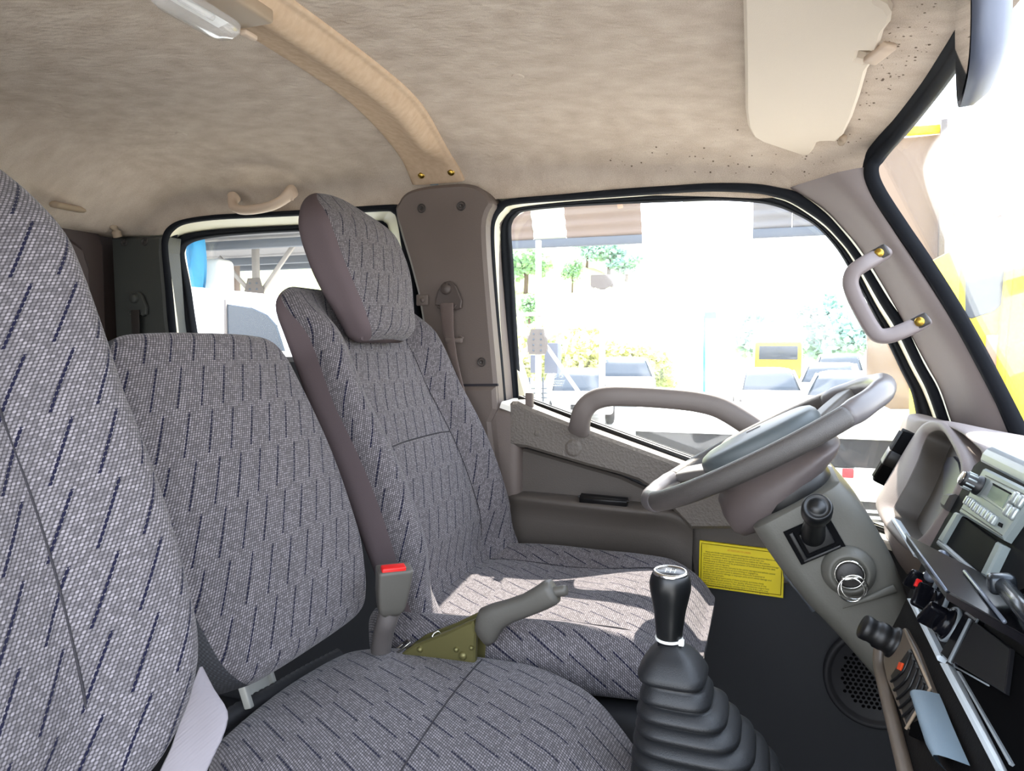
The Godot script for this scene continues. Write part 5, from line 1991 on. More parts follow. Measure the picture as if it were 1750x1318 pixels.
func build_belts() -> void:
	# driver's belt on the B pillar
	var t := thing("seat_belt", "brown-grey seat belt hanging from its swivel anchor on the pillar behind the driver's seat", "seat belt", at(775, 560, 1.535))
	belt_anchor(t, 768, 502, 1.548, 1.0, M.anchor)
	var c := PackedVector3Array([at(763, 518, 1.538), at(764, 540, 1.535), at(766, 566, 1.53), at(771, 592, 1.52), at(778, 625, 1.50), at(792, 680, 1.49)])
	var w := PackedVector3Array()
	for k in [0.0190, 0.0175, 0.0150, 0.0125, 0.010, 0.009]:
		w.append(Vector3(k, 0, 0.004))
	ribbon("webbing", spline(c, 4), spline(w, 4), 0.0012, M.belt_brown, t)
	var g := Geo.new()
	g.rbox(move(at(776, 582, 1.528)), Vector3(0.040, 0.012, 0.012), 0.004)
	g.tube(PackedVector3Array([at(785, 575, 1.53), at(790, 577, 1.53), at(786, 584, 1.53)]), 0.004, 8)
	part("belt_stop", g, M.trim, t)
	g = Geo.new()
	g.rbox(move(at(722, 513, 1.55)), Vector3(0.03, 0.026, 0.006), 0.003)
	g.lathe(Transform3D(Basis(Vector3(1, 0, 0), Vector3(0, 0, 1), Vector3(0, -1, 0)), at(722, 513, 1.547)), [[0.006, 0.0], [0.005, 0.003], [0.0001, 0.004]], 16)
	part("bolt_plate", g, M.trim, t)
	# low end of that belt by the door
	g = Geo.new()
	var l := PackedVector3Array([at(876, 930, 1.50), at(890, 953, 1.50), at(905, 975, 1.51), at(930, 1010, 1.51)])
	var lw := PackedVector3Array([Vector3(0.012, 0.006, 0.01), Vector3(0.012, 0.006, 0.01), Vector3(0.012, 0.006, 0.01), Vector3(0.012, 0.006, 0.01)])
	ribbon("lap_webbing", l, lw, 0.001, M.belt_brown, t)
	# rear belt on the corner post
	t = thing("seat_belt", "dark seat belt hanging from a swivel anchor on the rear corner post", "seat belt", at(235, 540, 1.57))
	belt_anchor(t, 237, 517, 1.586, 1.0, M.trim_green)
	c = PackedVector3Array([at(231, 530, 1.575), at(232, 560, 1.573), at(233, 620, 1.57)])
	ribbon("webbing", c, PackedVector3Array([Vector3(0.018, 0, 0.003), Vector3(0.017, 0, 0.003), Vector3(0.016, 0, 0.003)]), 0.0012, M.belt_dark, t)
	# buckle on its corrugated stalk
	t = thing("belt_buckle", "grey belt buckle with a red release button on a ribbed sleeve beside the driver's seat", "belt buckle", at(665, 1090, 0.93))
	var bz := 0.935
	var top := at(674, 970, bz)
	var low := at(667, 1046, bz)
	var up := (top - low).normalized()
	var L := top.distance_to(low)
	var rows := []
	var yawb := Basis(Vector3.UP, deg_to_rad(38))
	var bf := Transform3D(Basis(yawb.x, up, yawb.x.cross(up)), low)
	for q in [[-0.002, 0.012, 0.012], [0.004, 0.0175, 0.0150], [0.012, 0.0195, 0.0165], [L * 0.5, 0.0225, 0.0178], [L * 0.92, 0.0245, 0.0185], [L * 0.985, 0.0245, 0.0185], [L, 0.0225, 0.017]]:
		var line := PackedVector3Array()
		for v in Geo.rrect(q[1], q[2], 0.005, 4):
			line.append(bf * Vector3(v.x, q[0], v.y))
		rows.append(line)
	g = Geo.new()
	g.loft(rows)
	part("housing", g, M.grip, t)
	g = Geo.new()
	g.rbox(Transform3D(bf.basis, bf * Vector3(-0.003, L * 0.99, 0.0075)), Vector3(0.034, 0.012, 0.018), 0.002)
	part("release_button", g, M.red, t, "red release button")
	g = Geo.new()
	var hose := spline(PackedVector3Array([at(667, 1044, bz), at(661, 1062, bz), at(655, 1085, bz + 0.01), at(651, 1112, bz + 0.02), at(648, 1150, bz + 0.03)]), 12)
	var sc := []
	for i in hose.size():
		sc.append(1.0 if i % 2 == 0 else 0.88)
	g.tube(hose, 0.0150, 16, Vector3(0.13, 0.9, 0.31), false, sc)
	part("ribbed_sleeve", g, M.sleeve, t)
	# middle seat's lap strap, folded over between the two backrests
	t = thing("lap_strap", "pale grey lap belt strap folded over at the lower edge of the nearest seat", "seat belt", at(345, 1300, 0.60))
	var sl := PackedVector3Array([at(343, 1140, 0.615), at(352, 1172, 0.605), at(358, 1205, 0.595), at(347, 1245, 0.585), at(330, 1285, 0.575), at(306, 1335, 0.565), at(285, 1385, 0.56)])
	var sw := PackedVector3Array()
	for q in [[343, 1140, 344, 1140, 0.615], [330, 1168, 366, 1178, 0.605], [322, 1198, 389, 1216, 0.598], [305, 1240, 384, 1252, 0.588], [292, 1278, 366, 1292, 0.577], [270, 1325, 343, 1342, 0.567], [250, 1378, 322, 1395, 0.56]]:
		var a := at(q[0], q[1], q[4] - 0.006)
		var b := at(q[2], q[3], q[4] + 0.006)
		sw.append((b - a) * 0.5)
	for i in sl.size():
		var qq = [[343, 1140, 344, 1140, 0.615], [330, 1168, 366, 1178, 0.605], [322, 1198, 389, 1216, 0.598], [305, 1240, 384, 1252, 0.588], [292, 1278, 366, 1292, 0.577], [270, 1325, 343, 1342, 0.567], [250, 1378, 322, 1395, 0.56]][i]
		sl[i] = (at(qq[0], qq[1], qq[4] - 0.006) + at(qq[2], qq[3], qq[4] + 0.006)) * 0.5
	ribbon("webbing", spline(sl, 3), spline(sw, 3), 0.0012, M.belt, t)

func roof_band(a: Vector2, b: Vector2) -> Vector3:
	return on_roof(a.x, a.y)

func build_roof_things() -> void:
	# ---- cross member under the lining, above the backrests
	var rows := []
	for k in 41:
		var f := k / 40.0
		var z := lerpf(-0.30, -1.60, f)
		var xc := -0.692 - 0.040 * smoothstep(-1.2, -1.6, z)
		var hw := 0.066 - 0.006 * smoothstep(-1.3, -1.5, z) + 0.006 * smoothstep(-1.52, -1.6, z)
		var line := PackedVector3Array()
		var flat := smoothstep(-1.42, -1.55, z)
		for q in [[-1.0, 0.0], [-1.0, 0.005], [-0.94, 0.008], [-0.80, 0.009], [-0.55, 0.012], [-0.15, 0.018], [0.1, 0.026], [0.3, 0.032], [0.5, 0.031], [0.68, 0.022], [0.80, 0.012], [0.86, 0.009], [0.94, 0.009], [1.0, 0.006], [1.0, 0.0]]:
			var drop: float = lerpf(q[1], minf(q[1], 0.011), flat)
			var x: float = xc + hw * q[0]
			var y := roof_y(x, z)
			var gy := (roof_y(x, z + 0.005) - roof_y(x, z - 0.005)) / 0.01
			var n := Vector3(0, -1, gy).normalized()
			line.append(Vector3(x, y + 0.002, z) + n * drop)
		rows.append(line)
	var g := Geo.new()
	g.grid(rows)
	var beam := one("trim_9", g, M.beam, "tan cloth-covered roof cross member running down to the door pillar", "roof beam", "", "structure")
	for q in [[720, 299], [771, 294]]:
		var p := on_roof(q[0], q[1], 0.012)
		g = Geo.new()
		var n := (-p).normalized()
		n = Vector3(0.1, -0.35, 1.0).normalized()
		g.lathe(frame(p, n), [[0.0085, 0.0], [0.0080, 0.002], [0.0060, 0.0024], [0.0055, 0.005], [0.0045, 0.006], [0.0001, 0.0062]], 16)
		part("bolt", g, M.brass, beam, "small brass bolt")
	g = Geo.new()
	g.rbox(facing(on_roof(742, 314, 0.006), Vector3(0.1, -0.3, 1.0)), Vector3(0.020, 0.008, 0.006), 0.002)
	part("clip", g, M.silver_grey, beam)
	# ---- dome lamp
	var c := Vector3(-0.688, roof_y(-0.70, -0.80) - 0.014, -0.803)
	var lamp := thing("dome_lamp", "clear plastic interior lamp under the roof cross member", "dome lamp", c)
	g = Geo.new()
	g.rbox(move(c + Vector3(0.012, -0.012, 0.0)), Vector3(0.060, 0.022, 0.150), 0.006)
	part("lamp_housing", g, M.beige_dark, lamp)
	var lr := []
	for q in [[0.024, 0.066, 0.0], [0.026, 0.068, -0.012], [0.024, 0.066, -0.024], [0.016, 0.058, -0.032], [0.006, 0.04, -0.035]]:
		var line := PackedVector3Array()
		for v in Geo.oval(q[0], q[1], 32, 4.5):
			line.append(c + Vector3(-0.028 + v.x + 0.004, -0.010 + q[2], v.y))
		lr.append(line)
	g = Geo.new()
	g.loft(lr)
	part("lens", g, M.lens, lamp, "clear ribbed lens")
	g = Geo.new()
	g.rbox(Transform3D(Basis.from_euler(Vector3(0, 0, 0.25)), c + Vector3(-0.022, -0.018, 0)), Vector3(0.034, 0.003, 0.115), 0.001)
	part("reflector", g, M.lamp_white, lamp)
	g = Geo.new()
	g.tube(PackedVector3Array([c + Vector3(-0.024, -0.022, -0.03), c + Vector3(-0.024, -0.022, 0.03)]), 0.005, 12)
	part("bulb", g, M.lens, lamp)
	g = Geo.new()
	g.rbox(move(c + Vector3(-0.010, -0.026, -0.086)), Vector3(0.012, 0.008, 0.026), 0.003)
	part("switch", g, M.beige, lamp)
	# ---- rear assist grip
	var gp := [[400, 337, 0.000], [398, 346, 0.014], [401, 355, 0.026], [414, 359, 0.034], [435, 358, 0.038], [460, 353, 0.038], [480, 344, 0.034], [493, 333, 0.022], [500, 326, 0.006]]
	var path := PackedVector3Array()
	for q in gp:
		var p := at(q[0], q[1], 1.56 - q[2])
		path.append(p)
	path = spline(path, 6)
	var sc := []
	for i in path.size():
		var ff := float(i) / (path.size() - 1)
		sc.append(1.0 + 0.35 * smoothstep(0.12, 0.0, ff) + 0.30 * smoothstep(0.75, 0.95, ff))
	var grip := thing("assist_grip", "curved beige plastic grab handle on the roof edge above the rear door", "grab handle", path[path.size() / 2])
	g = Geo.new()
	g.sweep(path, Geo.oval(0.0105, 0.0125, 14, 2.4), Vector3(0, 0.3, 1), false, true, sc)
	part("handle", g, M.beige, grip)
	g = Geo.new()
	g.rbox(facing(at(494, 333, 1.535), Vector3(0.2, -0.3, 1.0)), Vector3(0.020, 0.028, 0.006), 0.003)
	part("screw_cover", g, M.beige, grip)
	# ---- pillar grab handle with two bolt pockets
	var hp := [[1512, 430, 1.485], [1495, 441, 1.465], [1474, 453, 1.45], [1458, 466, 1.445], [1453.5, 484, 1.445], [1460, 506, 1.445], [1474, 534, 1.443], [1489, 560, 1.44], [1501, 573, 1.44], [1519, 574, 1.443], [1540, 567, 1.448], [1562, 557, 1.457], [1580, 547, 1.472]]
	path = PackedVector3Array()
	for q in hp:
		path.append(at(q[0], q[1], q[2]))
	path = spline(path, 6)
	var ph := thing("pillar_grab_handle", "grey C-shaped grab handle with two brass bolts on the windshield post", "grab handle", path[path.size() / 2])
	g = Geo.new()
	g.sweep(path, Geo.oval(0.0135, 0.0120, 16, 3.0), Vector3(-0.2, 0.1, 1))
	part("handle", g, M.handle2, ph)
	for q in [[1503, 433, 1.458], [1572, 550, 1.446]]:
		var hf := facing(at(q[0], q[1], q[2] + 0.004), Vector3(-0.25, 0.0, 1))
		var tang := Transform3D(hf.basis.rotated(hf.basis.z, deg_to_rad(28)), hf.origin)
		g = Geo.new()
		g.rbox(tang, Vector3(0.030, 0.022, 0.012), 0.004)
		var pk := part("bolt_pocket", g, M.dash_dark, ph)
		g = Geo.new()
		g.lathe(Transform3D(Basis(tang.basis.x, tang.basis.z, -tang.basis.y), tang * Vector3(0.0, 0.0, 0.005)), [[0.0085, 0.0], [0.0080, 0.003], [0.0060, 0.005], [0.0001, 0.0055]], 14)
		part("bolt", g, M.brass, pk, "brass bolt")
	# ---- sun visor folded against the roof
	var vis := thing("sun_visor", "cream sun visor folded flat against the roof lining above the driver", "sun visor", on_roof(1380, 130, 0.02))
	var vpx := [[1262, -70], [1270, 0], [1273, 110], [1274, 185], [1278, 214], [1287, 231], [1302, 240], [1340, 253], [1372, 263.5], [1385, 262], [1391, 253], [1396, 242], [1404, 239], [1418, 238.5], [1430, 240], [1441, 230], [1456, 200], [1470, 160], [1482, 118], [1492, 103], [1478, 103], [1464, 99], [1468, 84], [1500, 84], [1505, 70], [1510, 52], [1522, 36], [1524, 22], [1516, 8], [1500, 0], [1494, -70]]
	var pl0 := on_roof(1300, 60, 0.018)
	var pl1 := on_roof(1470, 60, 0.018)
	var pl2 := on_roof(1375, 230, 0.018)
	var vn := (pl1 - pl0).cross(pl2 - pl0).normalized()
	if vn.y > 0:
		vn = -vn
	var vf := facing(pl0, vn, Vector3(0, 0, -1))
	var inv := vf.affine_inverse()
	var o := PackedVector2Array()
	for q in vpx:
		var d := ray(q[0], q[1])
		var p := inv * (d * (pl0.dot(vn) / d.dot(vn)))
		o.append(Vector2(p.x, p.y))
	g = Geo.new()
	g.prism(o, Transform3D(vf.basis, vf.origin - vn * 0.016), 0.020, 0.005, true)
	part("board", g, M.visor, vis)
	g = Geo.new()
	var vp := PackedVector3Array()
	for q in [[1488, 99], [1500, 90], [1512, 80], [1521, 73]]:
		var d := ray(q[0], q[1])
		vp.append(d * (pl0.dot(vn) / d.dot(vn)) + vn * 0.004)
	g.sweep(vp, Geo.rrect(0.010, 0.005, 0.003, 3), vn)
	part("pivot_clip", g, M.beige, vis)
	g = Geo.new()
	g.tube(PackedVector3Array([on_roof(1441, 236, 0.02), on_roof(1438, 243, 0.004)]), 0.007, 10)
	part("pivot_end", g, M.beige_dark, vis)
	# ---- rear-view mirror, edge on
	var mc := at(1652, 30, 0.95)
	var mir := thing("rear_view_mirror", "rear-view mirror in a pale grey housing, seen edge-on at the top of the windshield", "mirror", mc)
	var mr := []
	var zf := facing(mc, Vector3(-0.985, -0.04, -0.145))
	# profile from glass to housing back, outline long in z
	for q in [[0.0, 0.108, 0.080], [0.004, 0.110, 0.084], [-0.010, 0.110, 0.084], [-0.024, 0.098, 0.074], [-0.034, 0.070, 0.054], [-0.037, 0.03, 0.028]]:
		var line := PackedVector3Array()
		for v in Geo.oval(q[1], q[2], 40, 3.2):
			line.append(zf * Vector3(v.x, v.y, q[0]))
		mr.append(line)
	g = Geo.new()
	g.loft(mr)
	part("housing", g, M.silver_blue, mir)
	g = Geo.new()
	var glass := PackedVector3Array()
	for v in Geo.oval(0.104, 0.077, 40, 3.2):
		glass.append(zf * Vector3(v.x, v.y, 0.0045))
	g.cap(glass)
	part("mirror_glass", g, M.mirror, mir)
	g = Geo.new()
	g.tube(spline(PackedVector3Array([zf * Vector3(0.02, 0.02, -0.03), zf * Vector3(0.02, 0.06, -0.05), Vector3(0.235, 0.40, MID)]), 5), 0.008, 10)
	part("stem", g, M.silver_blue, mir)

# ============================ outside ======================================================
const GROUND := -2.05

func build_outside() -> void:
	var g := Geo.new()
	g.sg(-1).quad(Vector3(-160, GROUND, 60), Vector3(160, GROUND, 60), Vector3(160, GROUND, -200), Vector3(-160, GROUND, -200))
	one("ground", g, M.yard, "pale dusty concrete yard round the truck", "ground", "", "structure")
	hill()
	shed()
	flatbed()
	yellow_truck()
	white_van()
	cars()
	plants()

func hill_y(x: float, z: float) -> float:
	var ridge := clampf(5.4 - 0.30 * x, 1.2, 24.0)
	var rise := smoothstep(-34.0, -88.0, z) * smoothstep(-190.0, -110.0, z)
	return GROUND + ridge * rise + 0.8 * sin(x * 0.21 + z * 0.13) * rise

func hill() -> void:
	var rows := []
	for i in 41:
		var z := lerpf(-33.0, -190.0, i / 40.0)
		var line := PackedVector3Array()
		for j in 61:
			var x := lerpf(-150.0, 70.0, j / 60.0)
			line.append(Vector3(x, hill_y(x, z), z))
		rows.append(line)
	var g := Geo.new()
	g.grid(rows)
	one("hill", g, M.hill, "sunlit pale green hillside beyond the yard", "hill", "", "structure")

func bar(g: Geo, a: Vector3, b: Vector3, w: float, d: float) -> void:
	g.sweep(PackedVector3Array([a, b]), Geo.rrect(w * 0.5, d * 0.5, minf(w, d) * 0.15, 2), Vector3(0.02, 0.03, 1.0))

func shed() -> void:
	var z := -14.0
	# corrugated awning sheets with gaps between them
	var k := 0
	for q in [[864, 912, 0], [912.8, 968, 1], [969, 1097, 0], [1168, 1223, 1], [1286, 1352, 2], [1353, 1432, 2]]:
		k += 1
		var x0 := at(q[0], 430, 14.0).x
		var x1 := at(q[1], 430, 14.0).x
		var rows := []
		for i in 41:
			var f := i / 40.0
			var y := 2.06 + f * 1.9
			var out := 0.9 * f + 0.03 * sin(f * TAU * 10.0)
			rows.append(PackedVector3Array([Vector3(x0, y, z + out), Vector3(x1, y, z + out)]))
		var g := Geo.new()
		g.grid(rows)
		var back := []
		for r in rows:
			back.append(PackedVector3Array([r[0] + Vector3(0, 0.02, -0.03), r[1] + Vector3(0, 0.02, -0.03)]))
		g.sg(2).grid(back)
		var nm: String = ["rusty brown corrugated awning sheet at the left end, next to the door post", "pale translucent corrugated awning sheet second from the left", "wide rusty brown corrugated awning sheet over the T-topped post", "pale translucent awning sheet standing alone between two bright gaps", "weathered pale awning sheet right of the second bright gap", "weathered pale awning sheet at the right end, over the parked cars"][k - 1]
		one("awning_sheet", g, [M.rust, M.pale_sheet, M.weathered][q[2]], nm, "metal sheet", "awning sheets of the shed")
	var g2 := Geo.new()
	bar(g2, Vector3(at(864, 430, 14).x, 1.98, z), Vector3(at(1097, 430, 14).x, 1.98, z), 0.16, 0.12)
	bar(g2, Vector3(at(1286, 430, 14).x, 1.98, z), Vector3(at(1432, 430, 14).x, 1.98, z), 0.16, 0.12)
	one("awning_beam", g2, M.steel_dark, "dark steel beam along the lower edge of the corrugated awning", "beam")
	# rafters under the awning
	g2 = Geo.new()
	bar(g2, Vector3(at(1048, 350, 13.2).x, 3.2, -13.0), Vector3(at(1062, 375, 13.6).x, 2.5, -13.5), 0.09, 0.09)
	one("rafter", g2, M.rust_light, "short rusty rafter under the awning sheet", "rafter")
	# posts
	steel_post(920, 13.0, 585.0, 1.9, true, "steel post with a bolted plate and crossed braces in the driver's window")
	steel_post(1030, 12.6, 482.0, 1.05, false, "slim steel post with a T-shaped bracket on top")
	steel_post(438, 10.5, 500.0, 1.75, true, "steel post with braces seen through the rear door glass")
	# long rail
	g2 = Geo.new()
	bar(g2, at(878, 538, 13.12), at(1112, 532, 12.36), 0.07, 0.07)
	one("rail", g2, M.steel_pale, "thin horizontal rail between the steel posts", "rail")
	# roof seen through the rear door glass
	g2 = Geo.new()
	var rows2 := []
	for i in 25:
		var f := i / 24.0
		var zz := lerpf(-6.2, -13.0, f)
		rows2.append(PackedVector3Array([Vector3(-16.0, 1.72 + 0.03 * sin(f * 60.0), zz), Vector3(-5.2, 1.72 + 0.03 * sin(f * 60.0), zz)]))
	g2.grid(rows2)
	var up := []
	for r in rows2:
		up.append(PackedVector3Array([r[0] + Vector3(0, 0.06, 0), r[1] + Vector3(0, 0.06, 0)]))
	g2.sg(2).grid(up)
	var roof := one("shed_roof", g2, M.weathered, "grey corrugated shed roof above the rear door glass", "roof")
	for zz in [-8.0, -10.0, -12.0, -12.95]:
		g2 = Geo.new()
		bar(g2, Vector3(-16, 1.62, zz), Vector3(-5.2, 1.62, zz), 0.14, 0.10)
		part("purlin", g2, M.steel_dark, roof)
	# blue tarpaulin and white column beside it
	g2 = Geo.new()
	var tarp := []
	for i in 9:
		var line := PackedVector3Array()
		for j in 13:
			var p := at(lerpf(288, 343, j / 12.0), lerpf(384, 515, i / 8.0), 9.0)
			line.append(p + Vector3(0, 0, 0.08 * sin(j * 1.3 + i * 0.4)))
		tarp.append(line)
	g2.grid(tarp)
	var tb := []
	for r in tarp:
		var line := PackedVector3Array()
		for v in r:
			line.append(v + Vector3(0, 0, -0.05))
		tb.append(line)
	g2.sg(2).grid(tb)
	one("tarpaulin", g2, M.tarp, "bright blue hanging tarpaulin at the rear corner of the rear door glass", "tarpaulin")
	g2 = Geo.new()
	g2.rbox(move(Vector3(at(371, 470, 9.6).x, -0.35, -9.6)), Vector3(0.42, 3.4, 0.4), 0.1)
	one("white_column", g2, M.white_paint, "white round-edged column beside the blue tarpaulin", "column")
	g2 = Geo.new()
	g2.rbox(move(Vector3(at(401, 470, 12.3).x, -0.2, -12.3)), Vector3(0.16, 3.7, 0.16), 0.02)
	one("brown_post", g2, M.rust, "brown post right of the white column", "post")
	# sign boards and stacked crates behind the first post
	g2 = Geo.new()
	g2.rbox(move(at(1214, 539, 17.0)), Vector3(0.26, 0.15, 0.03), 0.01)
	bar(g2, at(1204, 540, 17.02), at(1203, 700, 17.02), 0.05, 0.05)
	one("sign_board", g2, M.sign_green, "small green board on a thin pole beyond the yard", "sign")
	g2 = Geo.new()
	g2.rbox(move(at(945, 612, 14.6)), Vector3(0.28, 0.62, 0.3), 0.02)
	one("grey_bin", g2, M.bin, "grey upright bin between the braces of the first post", "bin")
	g2 = Geo.new()
	g2.rbox(move(at(915, 622, 14.2)), Vector3(0.16, 0.36, 0.2), 0.02)
	one("grey_bin", g2, M.bin, "small grey bin left of the first post's foot", "bin")
	g2 = Geo.new()
	for y in [664, 672, 680]:
		bar(g2, at(896, y, 13.4), at(935, y, 13.4), 0.025, 0.025)
	for x in [905, 916, 928]:
		bar(g2, at(x, 645, 13.4), at(x, 690, 13.4), 0.03, 0.03)
	one("rack", g2, M.steel_dark, "low dark metal rack at the foot of the first post", "rack")
	g2 = Geo.new()
	g2.rbox(move(Vector3(at(1288, 680, 15.0).x, -1.6, -15.0)), Vector3(0.24, 0.9, 0.24), 0.06)
	one("blue_drum", g2, M.drum, "blue drum beside the white car's nose", "drum")

func steel_post(px: float, zd: float, plate_y: float, top: float, cross: bool, label: String) -> void:
	var c := at(px, plate_y, zd)
	var t := thing("steel_post", label, "post", Vector3(c.x, GROUND, c.z), "steel posts of the shed")
	var g := Geo.new()
	bar(g, Vector3(c.x, GROUND, c.z), Vector3(c.x, top, c.z), 0.10, 0.10)
	part("post", g, M.steel_pale, t)
	g = Geo.new()
	if cross:
		g.prism(pts([[-0.16, -0.22], [0.16, -0.22], [0.20, 0.0], [0.12, 0.24], [-0.12, 0.24], [-0.20, 0.0]]), move(c + Vector3(0, 0, 0.05)), 0.02, 0.004)
	else:
		g.prism(pts([[-0.20, 0.12], [0.20, 0.12], [0.20, -0.06], [0.07, -0.12], [-0.07, -0.12], [-0.20, -0.06]]), move(c + Vector3(0, 0, 0.05)), 0.02, 0.004)
	var pl := part("gusset_plate", g, M.steel_mid, t)
	var arms := [[-0.75, 0.62], [0.75, 0.75], [-0.75, -0.85], [0.80, -0.95]] if cross else [[-0.42, -0.34], [0.42, -0.32]]
	for a in arms:
		g = Geo.new()
		bar(g, c + Vector3(signf(a[0]) * 0.1, 0.0, 0), c + Vector3(a[0], a[1], 0), 0.07, 0.05)
		part("brace", g, M.steel_pale, t)
	if cross:
		for i in 4:
			for j in 2:
				g = Geo.new()
				g.lathe(Transform3D(Basis(Vector3(1, 0, 0), Vector3(0, 0, 1), Vector3(0, -1, 0)), c + Vector3(-0.07 + 0.14 * j, -0.15 + 0.1 * i, 0.07)), [[0.02, 0.0], [0.018, 0.02], [0.0001, 0.022]], 6)
				part("bolt_head", g, M.steel_dark, pl)

func wheel_at(c: Vector3, r: float, w: float, parent: Node3D, axis := Vector3(0, 0, 1)) -> void:
	var g := Geo.new()
	g.lathe(frame(c - axis * w * 0.5, axis, Vector3.UP), [[r * 0.60, 0.0], [r * 0.93, 0.0], [r, w * 0.15], [r, w * 0.85], [r * 0.93, w], [r * 0.60, w]], 28)
	var tyre := part("tyre", g, M.tyre, parent)
	g = Geo.new()
	g.lathe(frame(c - axis * w * 0.5, axis, Vector3.UP), [[r * 0.60, w * 0.98], [r * 0.52, w * 0.75], [r * 0.25, w * 0.7], [r * 0.18, w * 0.9], [0.001, w * 0.9]], 24)
	part("wheel_disc", g, M.wheel_disc, tyre)

func flatbed() -> void:
	var t := thing("flatbed_truck", "white flatbed with dark side boards and a red reflector outside the driver's window", "truck", Vector3(0.6, GROUND, -7.4))
	var z0 := -6.5
	var x0 := at(1058, 720, 6.5).x
	var x1 := 1.15
	var g := Geo.new()
	g.rbox(move(Vector3((x0 + x1) * 0.5, -0.655, -7.5)), Vector3(x1 - x0, 0.07, 2.0), 0.015)
	part("deck", g, M.deck, t)
	g = Geo.new()
	g.rbox(move(Vector3((x0 + x1) * 0.5, -0.69, z0 - 0.03)), Vector3(x1 - x0, 0.135, 0.08), 0.012)
	part("side_rail", g, M.white_paint, t)
	# dark boards between white uprights
	var stops := [1084, 1184, 1282, 1390, 1402, 1500, 1590]
	for k in [[1086, 1398], [1412, 1562]]:
		g = Geo.new()
		var a := at(k[0], 770, 6.52).x
		var b := at(k[1], 770, 6.52).x
		g.rbox(move(Vector3((a + b) * 0.5, -0.875, z0 - 0.05)), Vector3(b - a, 0.235, 0.03), 0.006)
		part("side_board", g, M.board, t)
	for k in [1064, 1080, 1405]:
		g = Geo.new()
		g.rbox(move(Vector3(at(k, 770, 6.5).x, -0.875, z0 - 0.02)), Vector3(0.05, 0.24, 0.05), 0.008)
		part("upright", g, M.white_paint, t)
	g = Geo.new()
	g.rbox(move(Vector3((x0 + x1) * 0.5 + 0.1, -1.13, z0 - 0.03)), Vector3(x1 - x0 - 0.1, 0.26, 0.06), 0.012)
	part("lower_rail", g, M.white_paint, t)
	g = Geo.new()
	g.rbox(move(at(1449, 809, 6.48)), Vector3(0.085, 0.075, 0.02), 0.006)
	part("reflector", g, M.reflector, t, "red reflector")
	for dz in [0.0, -1.75]:
		for x in [-0.55, 0.65]:
			wheel_at(Vector3(x, GROUND + 0.42, z0 - 0.16 + dz), 0.42, 0.24, t)
	g = Geo.new()
	for dz in [-0.55, -1.35]:
		g.rbox(move(Vector3((x0 + x1) * 0.5, -0.86, z0 + dz)), Vector3(x1 - x0, 0.30, 0.10), 0.02)
	part("chassis_beam", g, M.steel_dark, t)
	g = Geo.new()
	for k in 4:
		g.rbox(move(Vector3(at(1440 + 0, 850, 6.5).x, -1.34 - 0.05 * k, z0 - 0.04)), Vector3(0.7, 0.022, 0.05), 0.005)
	part("step_bars", g, M.white_paint, t)

func yellow_truck() -> void:
	var z0 := -6.0
	var t := thing("yellow_truck", "bright yellow truck cab with a grey quarter window, seen through the windshield", "truck", Vector3(2.2, GROUND, -7.0))
	var side := flat2(row(6.0, [[1638, 800], [1640, 560], [1643, 470], [1648, 418], [1690, 395], [1736, 372], [1800, 366], [1980, 366], [1990, 800]]))
	side.append(Vector2(side[8].x, -1.5))
	side.append(Vector2(side[0].x, -1.5))
	var g := Geo.new()
	g.prism(side, move(Vector3(0, 0, z0 - 2.0)), 2.0, 0.05, true)
	part("cab", g, M.yellow_paint, t)
	g = Geo.new()
	g.prism(flat2(row(5.99, [[1650, 476], [1662, 462], [1707, 441], [1717, 442], [1717, 470], [1712, 520], [1700, 532], [1660, 545], [1650, 540]])), move(Vector3(0, 0, z0 - 0.005)), 0.02, 0.006)
	part("quarter_window", g, M.car_glass, t)
	g = Geo.new()
	g.tube(PackedVector3Array([at(1728, 395, 5.96), at(1724, 470, 5.96), at(1712, 600, 5.96), at(1704, 790, 5.96)]), 0.03, 8)
	part("door_pillar", g, M.yellow_deep, t)
	g = Geo.new()
	g.tube(PackedVector3Array([at(1652, 408, 5.95), at(1684, 386, 5.95), at(1712, 371, 5.95)]), 0.022, 8)
	part("rain_gutter", g, M.rust, t)
	g = Geo.new()
	g.rbox(move(at(1697, 640, 5.98)), Vector3(0.10, 0.55, 0.03), 0.01)
	part("side_vent", g, M.rust_light, t)
	for x in [2.0, 3.6]:
		wheel_at(Vector3(x, GROUND + 0.45, z0 - 0.2), 0.45, 0.26, t)
	# tall brown wall panel with a yellow top rail and a red painted corner, left of the yellow cab
	t = thing("site_hoarding", "tall brown panel under a yellow rail with a red painted corner bar", "hoarding", Vector3(at(1560, 400, 9.0).x, GROUND, -9.0))
	g = Geo.new()
	var o := flat2(row(9.0, [[1488, 240], [1560, 234], [1615, 228], [1613, 420], [1608, 560], [1600, 700], [1480, 700]]))
	g.prism(o, move(Vector3(0, 0, -9.06)), 0.06, 0.01)
	part("panel", g, M.rust, t)
	g = Geo.new()
	bar(g, at(1490, 229, 8.95), at(1618, 220, 8.95), 0.085, 0.08)
	part("top_rail", g, M.yellow_deep, t)
	g = Geo.new()
	bar(g, at(1613, 205, 8.9), at(1606, 560, 8.9), 0.06, 0.06)
	part("edge_post", g, M.steel_mid, t)
	g = Geo.new()
	bar(g, at(1619, 250, 8.9), at(1648, 248, 8.9), 0.09, 0.05)
	bar(g, at(1644, 250, 8.9), at(1644, 302, 8.9), 0.075, 0.05)
	part("corner_bar", g, M.red_paint, t, "red painted L-shaped corner bar")
	g = Geo.new()
	bar(g, at(1626, 262, 8.9), at(1622, 370, 8.9), 0.10, 0.05)
	part("yellow_strip", g, M.yellow_deep, t)

